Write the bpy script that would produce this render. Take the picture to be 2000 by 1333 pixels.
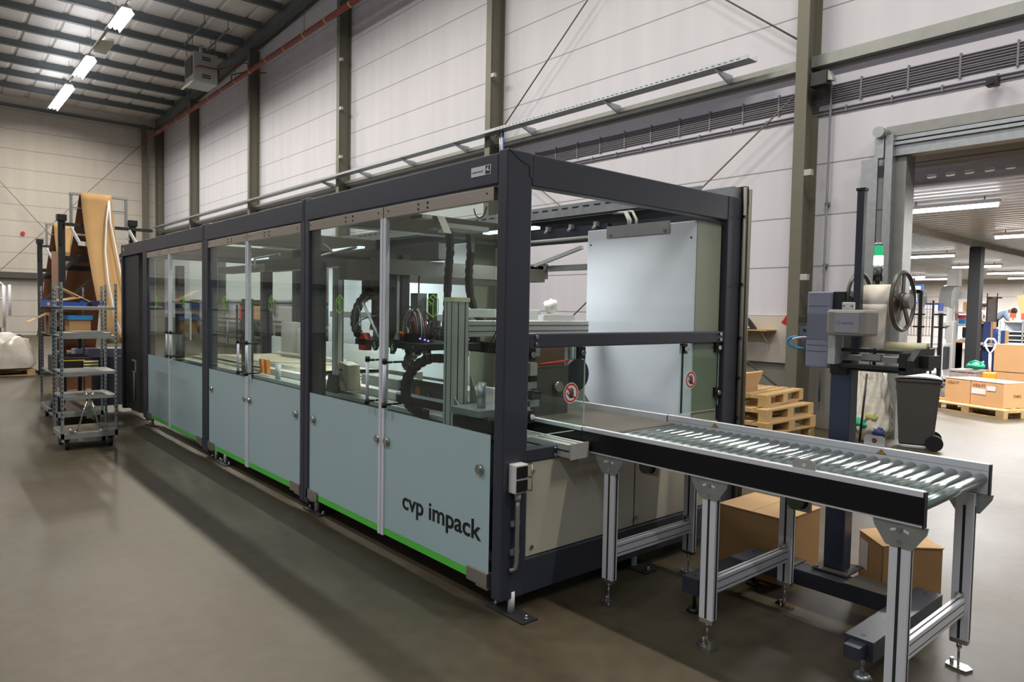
import bpy, bmesh, math, random
from mathutils import Vector, Matrix
random.seed(7)
for _o in list(bpy.data.objects): bpy.data.objects.remove(_o)
S = bpy.context.scene; COL = S.collection
PI = math.pi

# ------------------------------------------------------------------ camera
cam = bpy.data.cameras.new('camera'); camo = bpy.data.objects.new('camera', cam); COL.objects.link(camo)
_f, _az, _pt, _rl = 1365.3727, math.radians(49)+0.00423, math.radians(-3)+0.00651, 0.018684
_fw = Vector((math.cos(_az)*math.cos(_pt), math.sin(_az)*math.cos(_pt), math.sin(_pt)))
_r = _fw.cross(Vector((0, 0, 1))).normalized(); _u = _r.cross(_fw)
_r2 = _r*math.cos(_rl)+_u*math.sin(_rl); _u2 = _r2.cross(_fw)
_m = Matrix((( _r2.x, _u2.x, -_fw.x, -2.4204), (_r2.y, _u2.y, -_fw.y, -2.8691), (_r2.z, _u2.z, -_fw.z, 1.6949), (0, 0, 0, 1)))
camo.matrix_world = _m
cam.sensor_width = 36; cam.lens = 36*_f/2000; cam.clip_start = .05; cam.clip_end = 200
S.camera = camo

# ------------------------------------------------------------------ view, world, main lamps
S.view_settings.view_transform = 'Standard'; S.view_settings.look = 'None'
S.view_settings.gamma = 1; S.view_settings.use_curve_mapping = False
S.view_settings.exposure = 0.14
S.cycles.use_denoising = True
S.cycles.max_bounces = 8; S.cycles.transparent_max_bounces = 24; S.cycles.diffuse_bounces = 3; S.cycles.glossy_bounces = 4
S.cycles.sample_clamp_indirect = 4; S.cycles.caustics_reflective = False; S.cycles.caustics_refractive = False
W = bpy.data.worlds.new('world'); S.world = W; W.use_nodes = True
_b = W.node_tree.nodes['Background']; _b.inputs[0].default_value = (0.84, 0.87, 1.0, 1); _b.inputs[1].default_value = 0.16

def area(name, loc, sx, sy, power, col=(1, .97, .9), rot=(0, 0, 0), spread=PI):
    l = bpy.data.lights.new(name, 'AREA'); l.shape = 'RECTANGLE'; l.size = sx; l.size_y = sy; l.energy = power; l.color = col; l.spread = spread
    o = bpy.data.objects.new(name, l); COL.objects.link(o); o.location = loc; o.rotation_euler = rot
    return o
HALL_P = 360
for _y in (-7, -1, 5, 11, 16): area('hall_lamp_light', (2.5, _y, 10.2), .22, 3.0, HALL_P, (1, .93, .80))
for _y, _l in ((21.25, 1.9), (27.05, 2.7), (32.2, 4.4)): area('hall_lamp_light', (2.5, _y, 10.16), .22, _l, HALL_P*1.1, (1, .93, .80))
for _x in (-7, -16):
    for _y in (-6, 4, 14, 24, 33): area('hall_lamp_light', (_x, _y, 10.2), .22, 4.0, HALL_P*(.85 if _x == -7 else .4), (.97, .97, 1))
for _x, _p in ((2.5, .9), (-7, 1.0), (-16, .6)): area('roof_fill_light', (_x, 14, 10.42), .22, 42.0, HALL_P*_p, (.93, .94, 1), (PI, 0, 0))  # long upward fill strips, added to brighten the roof underside
ANNEX = [(11.2, 1.45, 1.5), (16.75, 1.5, 1.5), (21.7, 5.3, 1.5), (27.4, 5.6, 1.6), (32.3, 5.8, 1.6), (33.9, 10.3, 1.6), (36.3, 9.9, 1.8), (36.9, 6.2, 1.6)]
for _x, _y, _l in ANNEX: area('annex_lamp_light', (_x, _y, 3.50), .16, _l, 380, (1, .97, .96))
for _x, _y in ((11, -2), (16, -3), (22, -1), (27, 1)): area('annex_lamp_light', (_x, _y, 3.50), .16, 1.5, 380, (1, .97, .96))

# ------------------------------------------------------------------ materials
def lin(c):
    o = []
    for v in c[:3]:
        v = v/255.0; o.append(v/12.92 if v <= .04045 else ((v+.055)/1.055)**2.4)
    return (o[0], o[1], o[2], 1)
MATS = {}
def mat(name, rgb, rough=.5, metal=0.0, var=.06, scale=6.0, bump=0.0, bscale=40.0, spec=.5, coat=0.0, stretch=None, emit=0.0, alpha=1.0, aniso=False):
    if name in MATS: return MATS[name]
    m = bpy.data.materials.new(name); m.use_nodes = True; nt = m.node_tree; N = nt.nodes; L = nt.links
    p = N['Principled BSDF']; c = lin(rgb)
    p.inputs['Roughness'].default_value = rough; p.inputs['Metallic'].default_value = metal
    p.inputs['Specular IOR Level'].default_value = spec; p.inputs['Coat Weight'].default_value = coat; p.inputs['Alpha'].default_value = alpha
    tc = N.new('ShaderNodeTexCoord'); src = tc.outputs['Object']
    if stretch:
        mp = N.new('ShaderNodeMapping'); mp.inputs['Scale'].default_value = stretch; L.new(src, mp.inputs[0]); src = mp.outputs[0]
    if var:
        nz = N.new('ShaderNodeTexNoise'); nz.inputs['Scale'].default_value = scale; nz.inputs['Detail'].default_value = 4; L.new(src, nz.inputs['Vector'])
        mx = N.new('ShaderNodeMix'); mx.data_type = 'RGBA'
        mx.inputs[6].default_value = (c[0]*(1-var*2), c[1]*(1-var*2), c[2]*(1-var*2), 1)
        mx.inputs[7].default_value = (min(1, c[0]*(1+var*2)), min(1, c[1]*(1+var*2)), min(1, c[2]*(1+var*2)), 1)
        L.new(nz.outputs[0], mx.inputs[0]); L.new(mx.outputs[2], p.inputs['Base Color'])
    else: p.inputs['Base Color'].default_value = c
    if bump:
        n2 = N.new('ShaderNodeTexNoise'); n2.inputs['Scale'].default_value = bscale; L.new(src, n2.inputs['Vector'])
        bp = N.new('ShaderNodeBump'); bp.inputs['Strength'].default_value = bump; bp.inputs['Distance'].default_value = .01
        L.new(n2.outputs[0], bp.inputs['Height']); L.new(bp.outputs[0], p.inputs['Normal'])
    if emit:
        p.inputs['Emission Color'].default_value = c; p.inputs['Emission Strength'].default_value = emit
    MATS[name] = m; return m
def emis(name, rgb, s):
    m = bpy.data.materials.new(name); m.use_nodes = True; N = m.node_tree.nodes; N.clear()
    e = N.new('ShaderNodeEmission'); e.inputs[0].default_value = lin(rgb); e.inputs[1].default_value = s
    o = N.new('ShaderNodeOutputMaterial'); m.node_tree.links.new(e.outputs[0], o.inputs[0]); return m
def glassm(name, tint=(225, 236, 232), refl=1.0, base=.035):
    m = bpy.data.materials.new(name); m.use_nodes = True; nt = m.node_tree; N = nt.nodes; N.clear(); L = nt.links
    t = N.new('ShaderNodeBsdfTransparent'); t.inputs[0].default_value = lin(tint)
    g = N.new('ShaderNodeBsdfGlossy'); g.inputs['Roughness'].default_value = .02
    fr = N.new('ShaderNodeFresnel'); gg = N.new('ShaderNodeNewGeometry')
    io = N.new('ShaderNodeMix'); io.data_type = 'FLOAT'; io.inputs[2].default_value = 1.48; io.inputs[3].default_value = 1/1.48
    L.new(gg.outputs['Backfacing'], io.inputs[0]); L.new(io.outputs[0], fr.inputs[0])
    mu = N.new('ShaderNodeMath'); mu.operation = 'MULTIPLY'; mu.inputs[1].default_value = refl; L.new(fr.outputs[0], mu.inputs[0])
    mx = N.new('ShaderNodeMixShader'); L.new(mu.outputs[0], mx.inputs[0]); L.new(t.outputs[0], mx.inputs[1]); L.new(g.outputs[0], mx.inputs[2])
    o = N.new('ShaderNodeOutputMaterial'); L.new(mx.outputs[0], o.inputs[0]); return m

def wallmat(name, rgb, z0, step0, zs, step1, vy=None, joint=.010, plinth=None, axis=1):
    """sandwich panels: thin recessed horizontal joints; faint vertical dirt streaks"""
    m = bpy.data.materials.new(name); m.use_nodes = True; nt = m.node_tree; N = nt.nodes; L = nt.links
    p = N['Principled BSDF']; p.inputs['Roughness'].default_value = .75
    g = N.new('ShaderNodeNewGeometry'); sp = N.new('ShaderNodeSeparateXYZ'); L.new(g.outputs['Position'], sp.inputs[0])
    def M(op, a, b=None, c=None):
        n = N.new('ShaderNodeMath'); n.operation = op
        for i, v in enumerate((a, b, c)):
            if v is None: continue
            if hasattr(v, 'links') or hasattr(v, 'node'): L.new(v, n.inputs[i])
            else: n.inputs[i].default_value = v
        return n.outputs[0]
    z = sp.outputs[2]
    def line(zz, s):
        t = M('DIVIDE', M('SUBTRACT', z, zz), s); f = M('FRACT', t); d = M('MINIMUM', f, M('SUBTRACT', 1.0, f))
        return M('LESS_THAN', M('MULTIPLY', d, s), joint)
    lo = M('MULTIPLY', line(z0, step0), M('LESS_THAN', z, zs-.02)); hi = M('MULTIPLY', line(zs, step1), M('GREATER_THAN', z, zs-.02))
    ln = M('MAXIMUM', lo, hi)
    mp = N.new('ShaderNodeMapping'); mp.inputs['Scale'].default_value = (1.2, 1.2, .12); L.new(g.outputs['Position'], mp.inputs[0])
    nz = N.new('ShaderNodeTexNoise'); nz.inputs['Scale'].default_value = 2.2; nz.inputs['Detail'].default_value = 5; L.new(mp.outputs[0], nz.inputs['Vector'])
    c = lin(rgb)
    mx = N.new('ShaderNodeMix'); mx.data_type = 'RGBA'; mx.inputs[6].default_value = (c[0]*.86, c[1]*.86, c[2]*.87, 1); mx.inputs[7].default_value = (c[0]*1.08, c[1]*1.08, c[2]*1.08, 1)
    L.new(nz.outputs[0], mx.inputs[0])
    m2 = N.new('ShaderNodeMix'); m2.data_type = 'RGBA'; L.new(ln, m2.inputs[0]); L.new(mx.outputs[2], m2.inputs[6]); m2.inputs[7].default_value = (c[0]*.42, c[1]*.42, c[2]*.42, 1)
    out = m2.outputs[2]
    if plinth:
        m3 = N.new('ShaderNodeMix'); m3.data_type = 'RGBA'; L.new(M('LESS_THAN', z, plinth[0]), m3.inputs[0]); L.new(out, m3.inputs[6]); m3.inputs[7].default_value = lin(plinth[1]); out = m3.outputs[2]
    L.new(out, p.inputs['Base Color'])
    bp = N.new('ShaderNodeBump'); bp.inputs['Strength'].default_value = .5; bp.inputs['Distance'].default_value = .02; bp.invert = True
    L.new(ln, bp.inputs['Height']); L.new(bp.outputs[0], p.inputs['Normal'])
    return m

def floormat():
    m = bpy.data.materials.new('concrete_floor'); m.use_nodes = True; nt = m.node_tree; N = nt.nodes; L = nt.links
    p = N['Principled BSDF']; g = N.new('ShaderNodeNewGeometry')
    n1 = N.new('ShaderNodeTexNoise'); n1.inputs['Scale'].default_value = .55; n1.inputs['Detail'].default_value = 7; n1.inputs['Roughness'].default_value = .62; L.new(g.outputs['Position'], n1.inputs['Vector'])
    n2 = N.new('ShaderNodeTexNoise'); n2.inputs['Scale'].default_value = 9; n2.inputs['Detail'].default_value = 6; L.new(g.outputs['Position'], n2.inputs['Vector'])
    r = N.new('ShaderNodeValToRGB'); r.color_ramp.elements[0].position = .3; r.color_ramp.elements[1].position = .72
    r.color_ramp.elements[0].color = lin((58, 52, 39)); r.color_ramp.elements[1].color = lin((79, 71, 53)); L.new(n1.outputs[0], r.inputs[0])
    mx = N.new('ShaderNodeMix'); mx.data_type = 'RGBA'; mx.blend_type = 'OVERLAY'; mx.inputs[0].default_value = .35; L.new(r.outputs[0], mx.inputs[6]); L.new(n2.outputs[0], mx.inputs[7])
    L.new(mx.outputs[2], p.inputs['Base Color'])
    r2 = N.new('ShaderNodeValToRGB'); r2.color_ramp.elements[0].color = (.34, .34, .34, 1); r2.color_ramp.elements[1].color = (.62, .62, .62, 1); L.new(n1.outputs[0], r2.inputs[0]); L.new(r2.outputs[0], p.inputs['Roughness'])
    bp = N.new('ShaderNodeBump'); bp.inputs['Strength'].default_value = .12; bp.inputs['Distance'].default_value = .01; L.new(n2.outputs[0], bp.inputs['Height']); L.new(bp.outputs[0], p.inputs['Normal'])
    return m

M_FLOOR = floormat()
M_WALL = wallmat('wall_panel', (214, 214, 224), 1.66, .7585, 6.97, .92, plinth=(.93, (128, 126, 120)))
M_WALLB = wallmat('wall_panel_end', (206, 199, 190), 1.66, .7585, 6.97, .92)
M_WALLX = wallmat('annex_wall_panel', (225, 216, 208), .6, 1.1, 9, 1.1)
M_STEEL = mat('painted_steel_grey', (108, 106, 94), .5, var=.05)
M_PURLIN = mat('purlin_grey', (98, 104, 106), .5, var=.05)
M_ROOF = mat('roof_sheet', (226, 222, 216), .7, var=.05, scale=1.2)
M_GALV = mat('galvanised', (176, 182, 186), .38, .75, var=.1, scale=14)
M_GALVD = mat('galvanised_dull', (150, 152, 150), .5, .5, var=.08, scale=10)
M_ANTH = mat('anthracite_powder_coat', (54, 58, 70), .4, var=.03, bump=.05, bscale=300)
M_ALU = mat('anodised_aluminium', (228, 231, 238), .38, .12, var=.03)
M_ALUF = mat('aluminium_face', (190, 194, 190), .45, .1, var=.03)
M_SLOT = mat('profile_slot', (50, 50, 52), .6, .3, var=0)
M_STAIN = mat('brushed_stainless', (190, 182, 172), .28, .85, var=.05, scale=30, stretch=(1, .05, 4))
M_CHROME = mat('polished_steel', (205, 205, 205), .12, 1.0, var=0)
M_BLACK = mat('black_plastic', (24, 24, 27), .45, var=0)
M_BLACKM = mat('black_rail', (18, 18, 24), .38, .2, var=.02)
M_RUB = mat('belt_rubber', (88, 84, 76), .7, var=.05)
M_CREAM = mat('cream_sheet', (186, 184, 168), .5, var=.02)
M_WHITEC = mat('cabinet_white', (222, 229, 233), .4, var=.02)
M_CABSIDE = mat('cabinet_side', (150, 158, 140), .45, var=.02)
M_FROST = mat('frosted_film', (176, 200, 204), .3, var=.03, scale=1.5, spec=.35)
M_GREEN = mat('green_tape', (92, 205, 78), .4, var=0)
M_LIME = mat('lime_decal', (142, 214, 70), .4, var=0)
M_GLASS = glassm('door_glass', (238, 245, 242), .9)
M_CLEAR = glassm('clear_plastic', (244, 250, 247), .8)
M_CARD = mat('cardboard', (186, 146, 100), .8, var=.05, scale=3)
M_CARDL = mat('cardboard_light', (206, 170, 124), .8, var=.04, scale=3)
M_CARDD = mat('cardboard_inner', (124, 84, 56), .85, var=.05, scale=3)
M_CARDP = mat('cardboard_pinkish', (176, 142, 120), .8, var=.04, scale=3)
M_WOOD = mat('pallet_wood', (190, 158, 108), .75, var=.14, scale=5, stretch=(3, 12, 3))
M_DUST = mat('dusty_steel', (84, 82, 76), .55, .2, var=.06)
M_MDARK = mat('machine_dark', (46, 48, 50), .5, .2, var=.05)
M_MGREY = mat('machine_grey', (128, 130, 128), .45, .3, var=.04)
M_TABLE = mat('beige_board', (196, 188, 166), .6, var=.03)
M_RED = mat('red_paint', (116, 26, 26), .45, var=.05)
M_REDB = mat('red_bright', (196, 40, 34), .45, var=.03)
M_YEL = mat('yellow_band', (214, 186, 70), .5, var=0)
M_ORG = mat('orange_paint', (236, 132, 28), .4, var=.03)
M_BLUE = mat('blue_plastic', (40, 84, 170), .45, var=.03)
M_SKYB = mat('sky_blue', (50, 140, 205), .5, var=.03)
M_WHITE = mat('white_plastic', (226, 226, 224), .4, var=.01)
M_LGREY = mat('light_grey_plastic', (176, 176, 172), .45, var=.02)
M_BLGREY = mat('blue_grey_housing', (138, 142, 160), .45, var=.02)
M_WARM = mat('warm_grey_housing', (150, 146, 142), .4, var=.02)
M_PAPER = mat('paper_roll', (226, 218, 206), .6, var=.02)
M_COND = mat('conduit_grey', (120, 120, 128), .5, var=.03)
M_BEAM_SHADOW = mat('beam_shadow_lilac', (200, 198, 212), .7, var=.02)
M_HEAT = mat('heater_grey', (158, 158, 154), .45, .1, var=.02)
M_FOIL = mat('plastic_wrap', (214, 208, 198), .16, .0, var=.12, scale=3, bump=.9, bscale=7, spec=.9, coat=.6)
M_GREYB = mat('grey_bin', (74, 72, 72), .5, var=.03)
M_TEAL = mat('teal_plastic', (40, 168, 128), .4, var=.03)
M_NAVY = mat('navy_box', (44, 60, 120), .6, var=.05)
M_PINK = mat('pink_sheet', (206, 166, 174), .5, var=.03)
M_TUBE = emis('fluorescent_tube', (255, 250, 246), 9.0)
M_TUBEH = emis('hall_fluorescent', (255, 250, 246), 14.0)
M_DECK = mat('galv_deck', (206, 208, 210), .32, .4, var=.05, scale=2)
M_SKIN = mat('skin', (196, 150, 124), .6, var=.02)
M_SHIRT = mat('blue_shirt', (160, 184, 206), .8, var=.05)
M_SHIRTW = mat('pale_shirt', (206, 202, 198), .8, var=.05)
M_TROU = mat('black_trousers', (40, 40, 44), .8, var=.03)
M_HAIR = mat('dark_hair', (60, 46, 38), .7, var=.05)

# ------------------------------------------------------------------ mesh builder
class MB:
    def __init__(s): s.b = bmesh.new(); s.mats = []; s.cur = 0
    def m(s, mt):
        if mt not in s.mats: s.mats.append(mt)
        s.cur = s.mats.index(mt); return s
    def _f(s, vs, smooth=False):
        try: f = s.b.faces.new(vs)
        except ValueError: return None
        f.material_index = s.cur; f.smooth = smooth; return f
    def box(s, x0, x1, y0, y1, z0, z1, rot=None, piv=None):
        v = [s.b.verts.new((x, y, z)) for z in (z0, z1) for y in (y0, y1) for x in (x0, x1)]
        for q in ((0, 2, 3, 1), (4, 5, 7, 6), (0, 1, 5, 4), (2, 6, 7, 3), (0, 4, 6, 2), (1, 3, 7, 5)): s._f([v[i] for i in q])
        if rot:
            piv = Vector(piv if piv else ((x0+x1)/2, (y0+y1)/2, (z0+z1)/2)); R = rot
            for a in v: a.co = piv + R @ (a.co-piv)
        return s
    def bar(s, p0, p1, w, h, up=(0, 0, 1)):
        p0 = Vector(p0); p1 = Vector(p1); d = (p1-p0); 
        if d.length < 1e-6: return s
        d.normalize(); up = Vector(up)
        if abs(d.dot(up)) > .98: up = Vector((1, 0, 0))
        a = d.cross(up).normalized()*w/2; c = a.cross(d).normalized()*h/2
        v = [s.b.verts.new(p+a*i+c*j) for p in (p0, p1) for i, j in ((-1, -1), (1, -1), (1, 1), (-1, 1))]
        for q in ((0, 1, 2, 3), (4, 7, 6, 5), (0, 4, 5, 1), (1, 5, 6, 2), (2, 6, 7, 3), (3, 7, 4, 0)): s._f([v[i] for i in q])
        return s
    def tube(s, pts, r, seg=8, closed=False):
        pts = [Vector(p) for p in pts]; n = len(pts); rings = []
        rr = r if isinstance(r, (list, tuple)) else [r]*n
        prev = None
        for i, p in enumerate(pts):
            if closed: d = pts[(i+1) % n]-pts[i-1]
            else: d = pts[min(i+1, n-1)]-pts[max(i-1, 0)]
            d.normalize()
            if prev is None:
                up = Vector((0, 0, 1)) if abs(d.z) < .9 else Vector((1, 0, 0)); a = d.cross(up).normalized()
            else:
                a = prev-d*prev.dot(d); a = a.normalized() if a.length > 1e-6 else prev
            prev = a; c = d.cross(a)
            rings.append([s.b.verts.new(p+(a*math.cos(t)+c*math.sin(t))*rr[i]) for t in [2*PI*k/seg for k in range(seg)]])
        for i in range(n if closed else n-1):
            A, B = rings[i], rings[(i+1) % n]
            for k in range(seg): s._f([A[k], A[(k+1) % seg], B[(k+1) % seg], B[k]], True)
        if not closed: s._f(rings[0][::-1]); s._f(rings[-1])
        return s
    def cyl(s, p0, p1, r, seg=16, r2=None): return s.tube([p0, p1], [r, r if r2 is None else r2], seg)
    def prism(s, poly, axis, a0, a1):
        """polygon in the plane normal to axis ('x': (y,z), 'y': (x,z), 'z': (x,y)) extruded from a0 to a1"""
        def P(u, v, a): return {'x': (a, u, v), 'y': (u, a, v), 'z': (u, v, a)}[axis]
        A = [s.b.verts.new(P(u, v, a0)) for u, v in poly]; B = [s.b.verts.new(P(u, v, a1)) for u, v in poly]
        s._f(A[::-1]); s._f(B); n = len(poly)
        for i in range(n): s._f([A[i], A[(i+1) % n], B[(i+1) % n], B[i]])
        return s
    def plate(s, outer, holes, axis, a0, a1):
        """rectangle cell with one oval hole each; outer=(u0,u1,v0,v1), holes=(cu,cv,ru,rv)"""
        def P(u, v, a): return {'x': (a, u, v), 'y': (u, a, v), 'z': (u, v, a)}[axis]
        u0, u1, v0, v1 = outer; cu, cv, ru, rv = holes; n = 16; O = []; I = []
        for k in range(n):
            t = 2*PI*k/n+PI/16; c, q = math.cos(t), math.sin(t)
            e = .6; hu = cu+ru*math.copysign(abs(c)**e, c); hv = cv+rv*math.copysign(abs(q)**e, q); I.append((hu, hv))
            sc = min(((u1-cu) if c > 0 else (cu-u0))/max(abs(c), 1e-6), ((v1-cv) if q > 0 else (cv-v0))/max(abs(q), 1e-6)); O.append((cu+c*sc, cv+q*sc))
        for eu, ev in ((u0, v0), (u1, v0), (u1, v1), (u0, v1)):
            ea = math.atan2(ev-cv, eu-cu); k = min(range(n), key=lambda q: abs(math.atan2(math.sin(2*PI*q/n+PI/16-ea), math.cos(2*PI*q/n+PI/16-ea)))); O[k] = (eu, ev)
        for a, fl in ((a0, 1), (a1, 0)):
            VO = [s.b.verts.new(P(u, v, a)) for u, v in O]; VI = [s.b.verts.new(P(u, v, a)) for u, v in I]
            for k in range(n): s._f([VO[k], VO[(k+1) % n], VI[(k+1) % n], VI[k]])
            if fl: K = VI
            else:
                for k in range(n): s._f([K[k], K[(k+1) % n], VI[(k+1) % n], VI[k]])
        return s
    def grid(s, fn, nu, nv, smooth=True):
        V = [[s.b.verts.new(fn(i/nu, j/nv)) for j in range(nv+1)] for i in range(nu+1)]
        for i in range(nu):
            for j in range(nv): s._f([V[i][j], V[i+1][j], V[i+1][j+1], V[i][j+1]], smooth)
        return s
    def blob(s, c, rx, ry, rz, nu=14, nv=8, noise=0.0, flat=None):
        c = Vector(c)
        rings = []
        for j in range(nv+1):
            ph = -PI/2+PI*j/nv; ring = []
            for i in range(nu):
                th = 2*PI*i/nu; k = 1+noise*(random.random()-.5)*2
                z = rz*math.sin(ph)*k
                if flat is not None: z = max(z, -flat)
                ring.append(s.b.verts.new(c+Vector((rx*math.cos(ph)*math.cos(th)*k, ry*math.cos(ph)*math.sin(th)*k, z))))
            rings.append(ring)
        for j in range(nv):
            for i in range(nu): s._f([rings[j][i], rings[j][(i+1) % nu], rings[j+1][(i+1) % nu], rings[j+1][i]], True)
        return s
    def build(s, name, mt=None, parent=None, world=True, bevel=0.0, kind=None, solid=0.0, loc=None):
        me = bpy.data.meshes.new(name)
        bmesh.ops.remove_doubles(s.b, verts=s.b.verts, dist=1e-6)
        bmesh.ops.recalc_face_normals(s.b, faces=s.b.faces)
        org = Vector((0, 0, 0))
        if world and parent is not None:
            p = parent
            while p is not None: org = org+p.location; p = p.parent
        if loc is not None: org = Vector(loc)
        if org.length > 0: bmesh.ops.translate(s.b, verts=s.b.verts, vec=-org)
        s.b.to_mesh(me); s.b.free()
        ml = s.mats if s.mats else [mt]
        for q in ml: me.materials.append(q)
        o = bpy.data.objects.new(name, me); COL.objects.link(o)
        if parent is not None: o.parent = parent
        elif loc is not None: o.location = loc
        if bevel:
            b = o.modifiers.new('bevel', 'BEVEL'); b.width = bevel; b.segments = 2; b.limit_method = 'ANGLE'; b.angle_limit = math.radians(40)
        if solid:
            b = o.modifiers.new('solid', 'SOLIDIFY'); b.thickness = solid; b.offset = 0
        if kind: o['kind'] = kind
        return o
def tag(o, label=None, cat=None, group=None, kind=None):
    if label: o['label'] = label
    if cat: o['category'] = cat
    if group: o['group'] = group
    if kind: o['kind'] = kind
    return o
def thing(name, label, cat, loc=(0, 0, 0), rz=0, group=None):
    o = bpy.data.objects.new(name, None); COL.objects.link(o); o.location = loc; o.rotation_euler = (0, 0, rz); o.empty_display_size = .1
    return tag(o, label, cat, group)
def struct(name, mb, mt=None, **k): return mb.build(name, mt, kind='structure', **k)
def dup(root, loc=None, rz=None, label=None, group=None):
    r = root.copy(); COL.objects.link(r)
    if loc is not None: r.location = loc
    if rz is not None: r.rotation_euler = (0, 0, rz)
    if label: r['label'] = label
    if group: r['group'] = group
    for ch in list(root.children):
        c = ch.copy(); COL.objects.link(c); c.parent = r
        for g in ch.children:
            d = g.copy(); COL.objects.link(d); d.parent = c
    return r
def Bx(name, mt, parent, x0, x1, y0, y1, z0, z1, bevel=0.0, rot=None, world=True):
    return MB().box(x0, x1, y0, y1, z0, z1, rot).build(name, mt, parent, bevel=bevel, world=world)
def text(name, body, size, mt, parent, mtx, extrude=.0015, align='LEFT', sx=1.0, off=0.0):
    cu = bpy.data.curves.new(name, 'FONT'); cu.body = body; cu.size = size; cu.extrude = extrude; cu.offset = off; cu.align_x = align
    t = bpy.data.objects.new(name, cu); COL.objects.link(t)
    bpy.context.view_layer.update()
    me = bpy.data.meshes.new_from_object(t.evaluated_get(bpy.context.evaluated_depsgraph_get()))
    bpy.data.objects.remove(t)
    me.transform(Matrix.Diagonal((sx, 1, 1, 1))); me.transform(mtx)
    org = Vector((0, 0, 0)); p = parent
    while p is not None: org = org+p.location; p = p.parent
    me.transform(Matrix.Translation(-org))
    me.materials.clear(); me.materials.append(mt)
    o = bpy.data.objects.new(name, me); COL.objects.link(o); o.parent = parent
    return o
def frame(origin, right, up):
    r = Vector(right).normalized(); u = Vector(up).normalized(); n = r.cross(u)
    return Matrix(((r.x, u.x, n.x, origin[0]), (r.y, u.y, n.y, origin[1]), (r.z, u.z, n.z, origin[2]), (0, 0, 0, 1)))
def rotz(a): return Matrix.Rotation(a, 3, 'Z')
def bez(p0, p1, p2, p3, n=12):
    p0, p1, p2, p3 = map(Vector, (p0, p1, p2, p3)); o = []
    for i in range(n+1):
        t = i/n; o.append(p0*(1-t)**3+p1*3*t*(1-t)**2+p2*3*t*t*(1-t)+p3*t**3)
    return o

# ================================================================== SETTING
struct('floor', MB().box(-22, 41, -12, 38, -.12, 0), M_FLOOR)
# right wall with the doorway
struct('wall_right', MB().box(7.9, 8.12, .95, 38, 0, 13).box(7.9, 8.12, -12, -3.2, 0, 13).box(7.9, 8.12, -3.2, .95, 3.9, 13), M_WALL)
struct('wall_back', MB().box(-22, 8.12, 37.9, 38.1, 0, 13), M_WALLB)
struct('wall_left', MB().box(-22.2, -22, -12, 38.1, 0, 13), M_WALLB)
def zr(y): return 11.13+(35.1-y)*.045            # underside of the roof beams
# corrugated roof sheets on the beams
_mb = MB()
def _roof(mb):
    xs = []; x = -22.0
    while x < 8.1: xs += [(x, 0), (x+.80, 0), (x+.84, .05), (x+.96, .05)]; x += 1.0
    for i in range(len(xs)-1):
        (xa, ha), (xb, hb) = xs[i], xs[i+1]
        v = [mb.b.verts.new(q) for q in ((xa, 38, zr(38)+.28+ha), (xb, 38, zr(38)+.28+hb), (xb, -12, zr(-12)+.28+hb), (xa, -12, zr(-12)+.28+ha))]
        mb._f(v)
    return mb
struct('ceiling', _roof(_mb), M_ROOF, solid=.06)
# roof beams across the hall
y = 35.75; k = 0; n = 1
while y > -11:
    deep = (k % 4 == 2); h = .30 if deep else .24
    mb = MB().box(-22, 7.45, y-.05, y+.05, zr(y)+.27-h, zr(y)+.27)
    mb.box(-22, 7.45, y-.09, y+.09, zr(y)+.27-h-.012, zr(y)+.27-h)
    struct('trim_%d' % n, mb, M_PURLIN); n += 1; k += 1; y -= 1.84
# edge beam following the roof
mb = MB()
mb.prism([(37.8, zr(37.8)-.22), (-11.9, zr(-11.9)-.22), (-11.9, zr(-11.9)+.26), (37.8, zr(37.8)+.26)], 'x', 7.55, 7.57)
mb.prism([(37.8, zr(37.8)-.24), (-11.9, zr(-11.9)-.24), (-11.9, zr(-11.9)-.22), (37.8, zr(37.8)-.22)], 'x', 7.42, 7.70)
struct('trim_%d' % n, mb, M_PURLIN); n += 1
# wall columns, H section
for cy in (2.28, 9.63, 16.93, 24.3, 31.72, 37.65, -5.1):
    top = zr(cy)-.24
    mb = MB().box(7.5, 7.52, cy-.09, cy+.09, 0, top).box(7.87, 7.89, cy-.09, cy+.09, 0, top).box(7.52, 7.87, cy-.006, cy+.006, 0, top).box(7.46, 7.9, cy-.15, cy+.15, 0, .02)
    struct('trim_%d' % n, mb, M_STEEL); n += 1
# end wall: eave rail, dark storage rail, corner post
struct('trim_%d' % n, MB().box(-22, 7.4, 37.7, 37.88, 10.75, 10.87), M_PURLIN); n += 1
struct('trim_%d' % n, MB().box(-22, 6.9, 37.55, 37.9, 2.72, 3.0), M_DUST); n += 1
struct('trim_%d' % n, MB().box(6.9, 7.1, 37.6, 37.9, 0, 10.9), M_STEEL); n += 1
# wall beam behind the cable tray, both sides of the near column
struct('trim_%d' % n, MB().box(7.74, 7.88, 2.30, 37.6, 5.34, 5.50), M_GALVD); n += 1
struct('trim_%d' % n, MB().box(7.74, 7.88, -12, 2.26, 5.34, 5.50), M_GALVD); n += 1
# wall beam's shadow, put in as a lilac strip behind the conduits
struct('trim_%d' % n, MB().box(7.892, 7.902, -12, 9.55, 4.62, 5.26), M_BEAM_SHADOW); n += 1
# plywood sheet low on the wall beside the near column
struct('trim_%d' % n, MB().box(7.86, 7.895, 2.45, 4.4, .93, 1.66), mat('painted_plywood', (206, 198, 188), .7, var=.04)); n += 1
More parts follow.
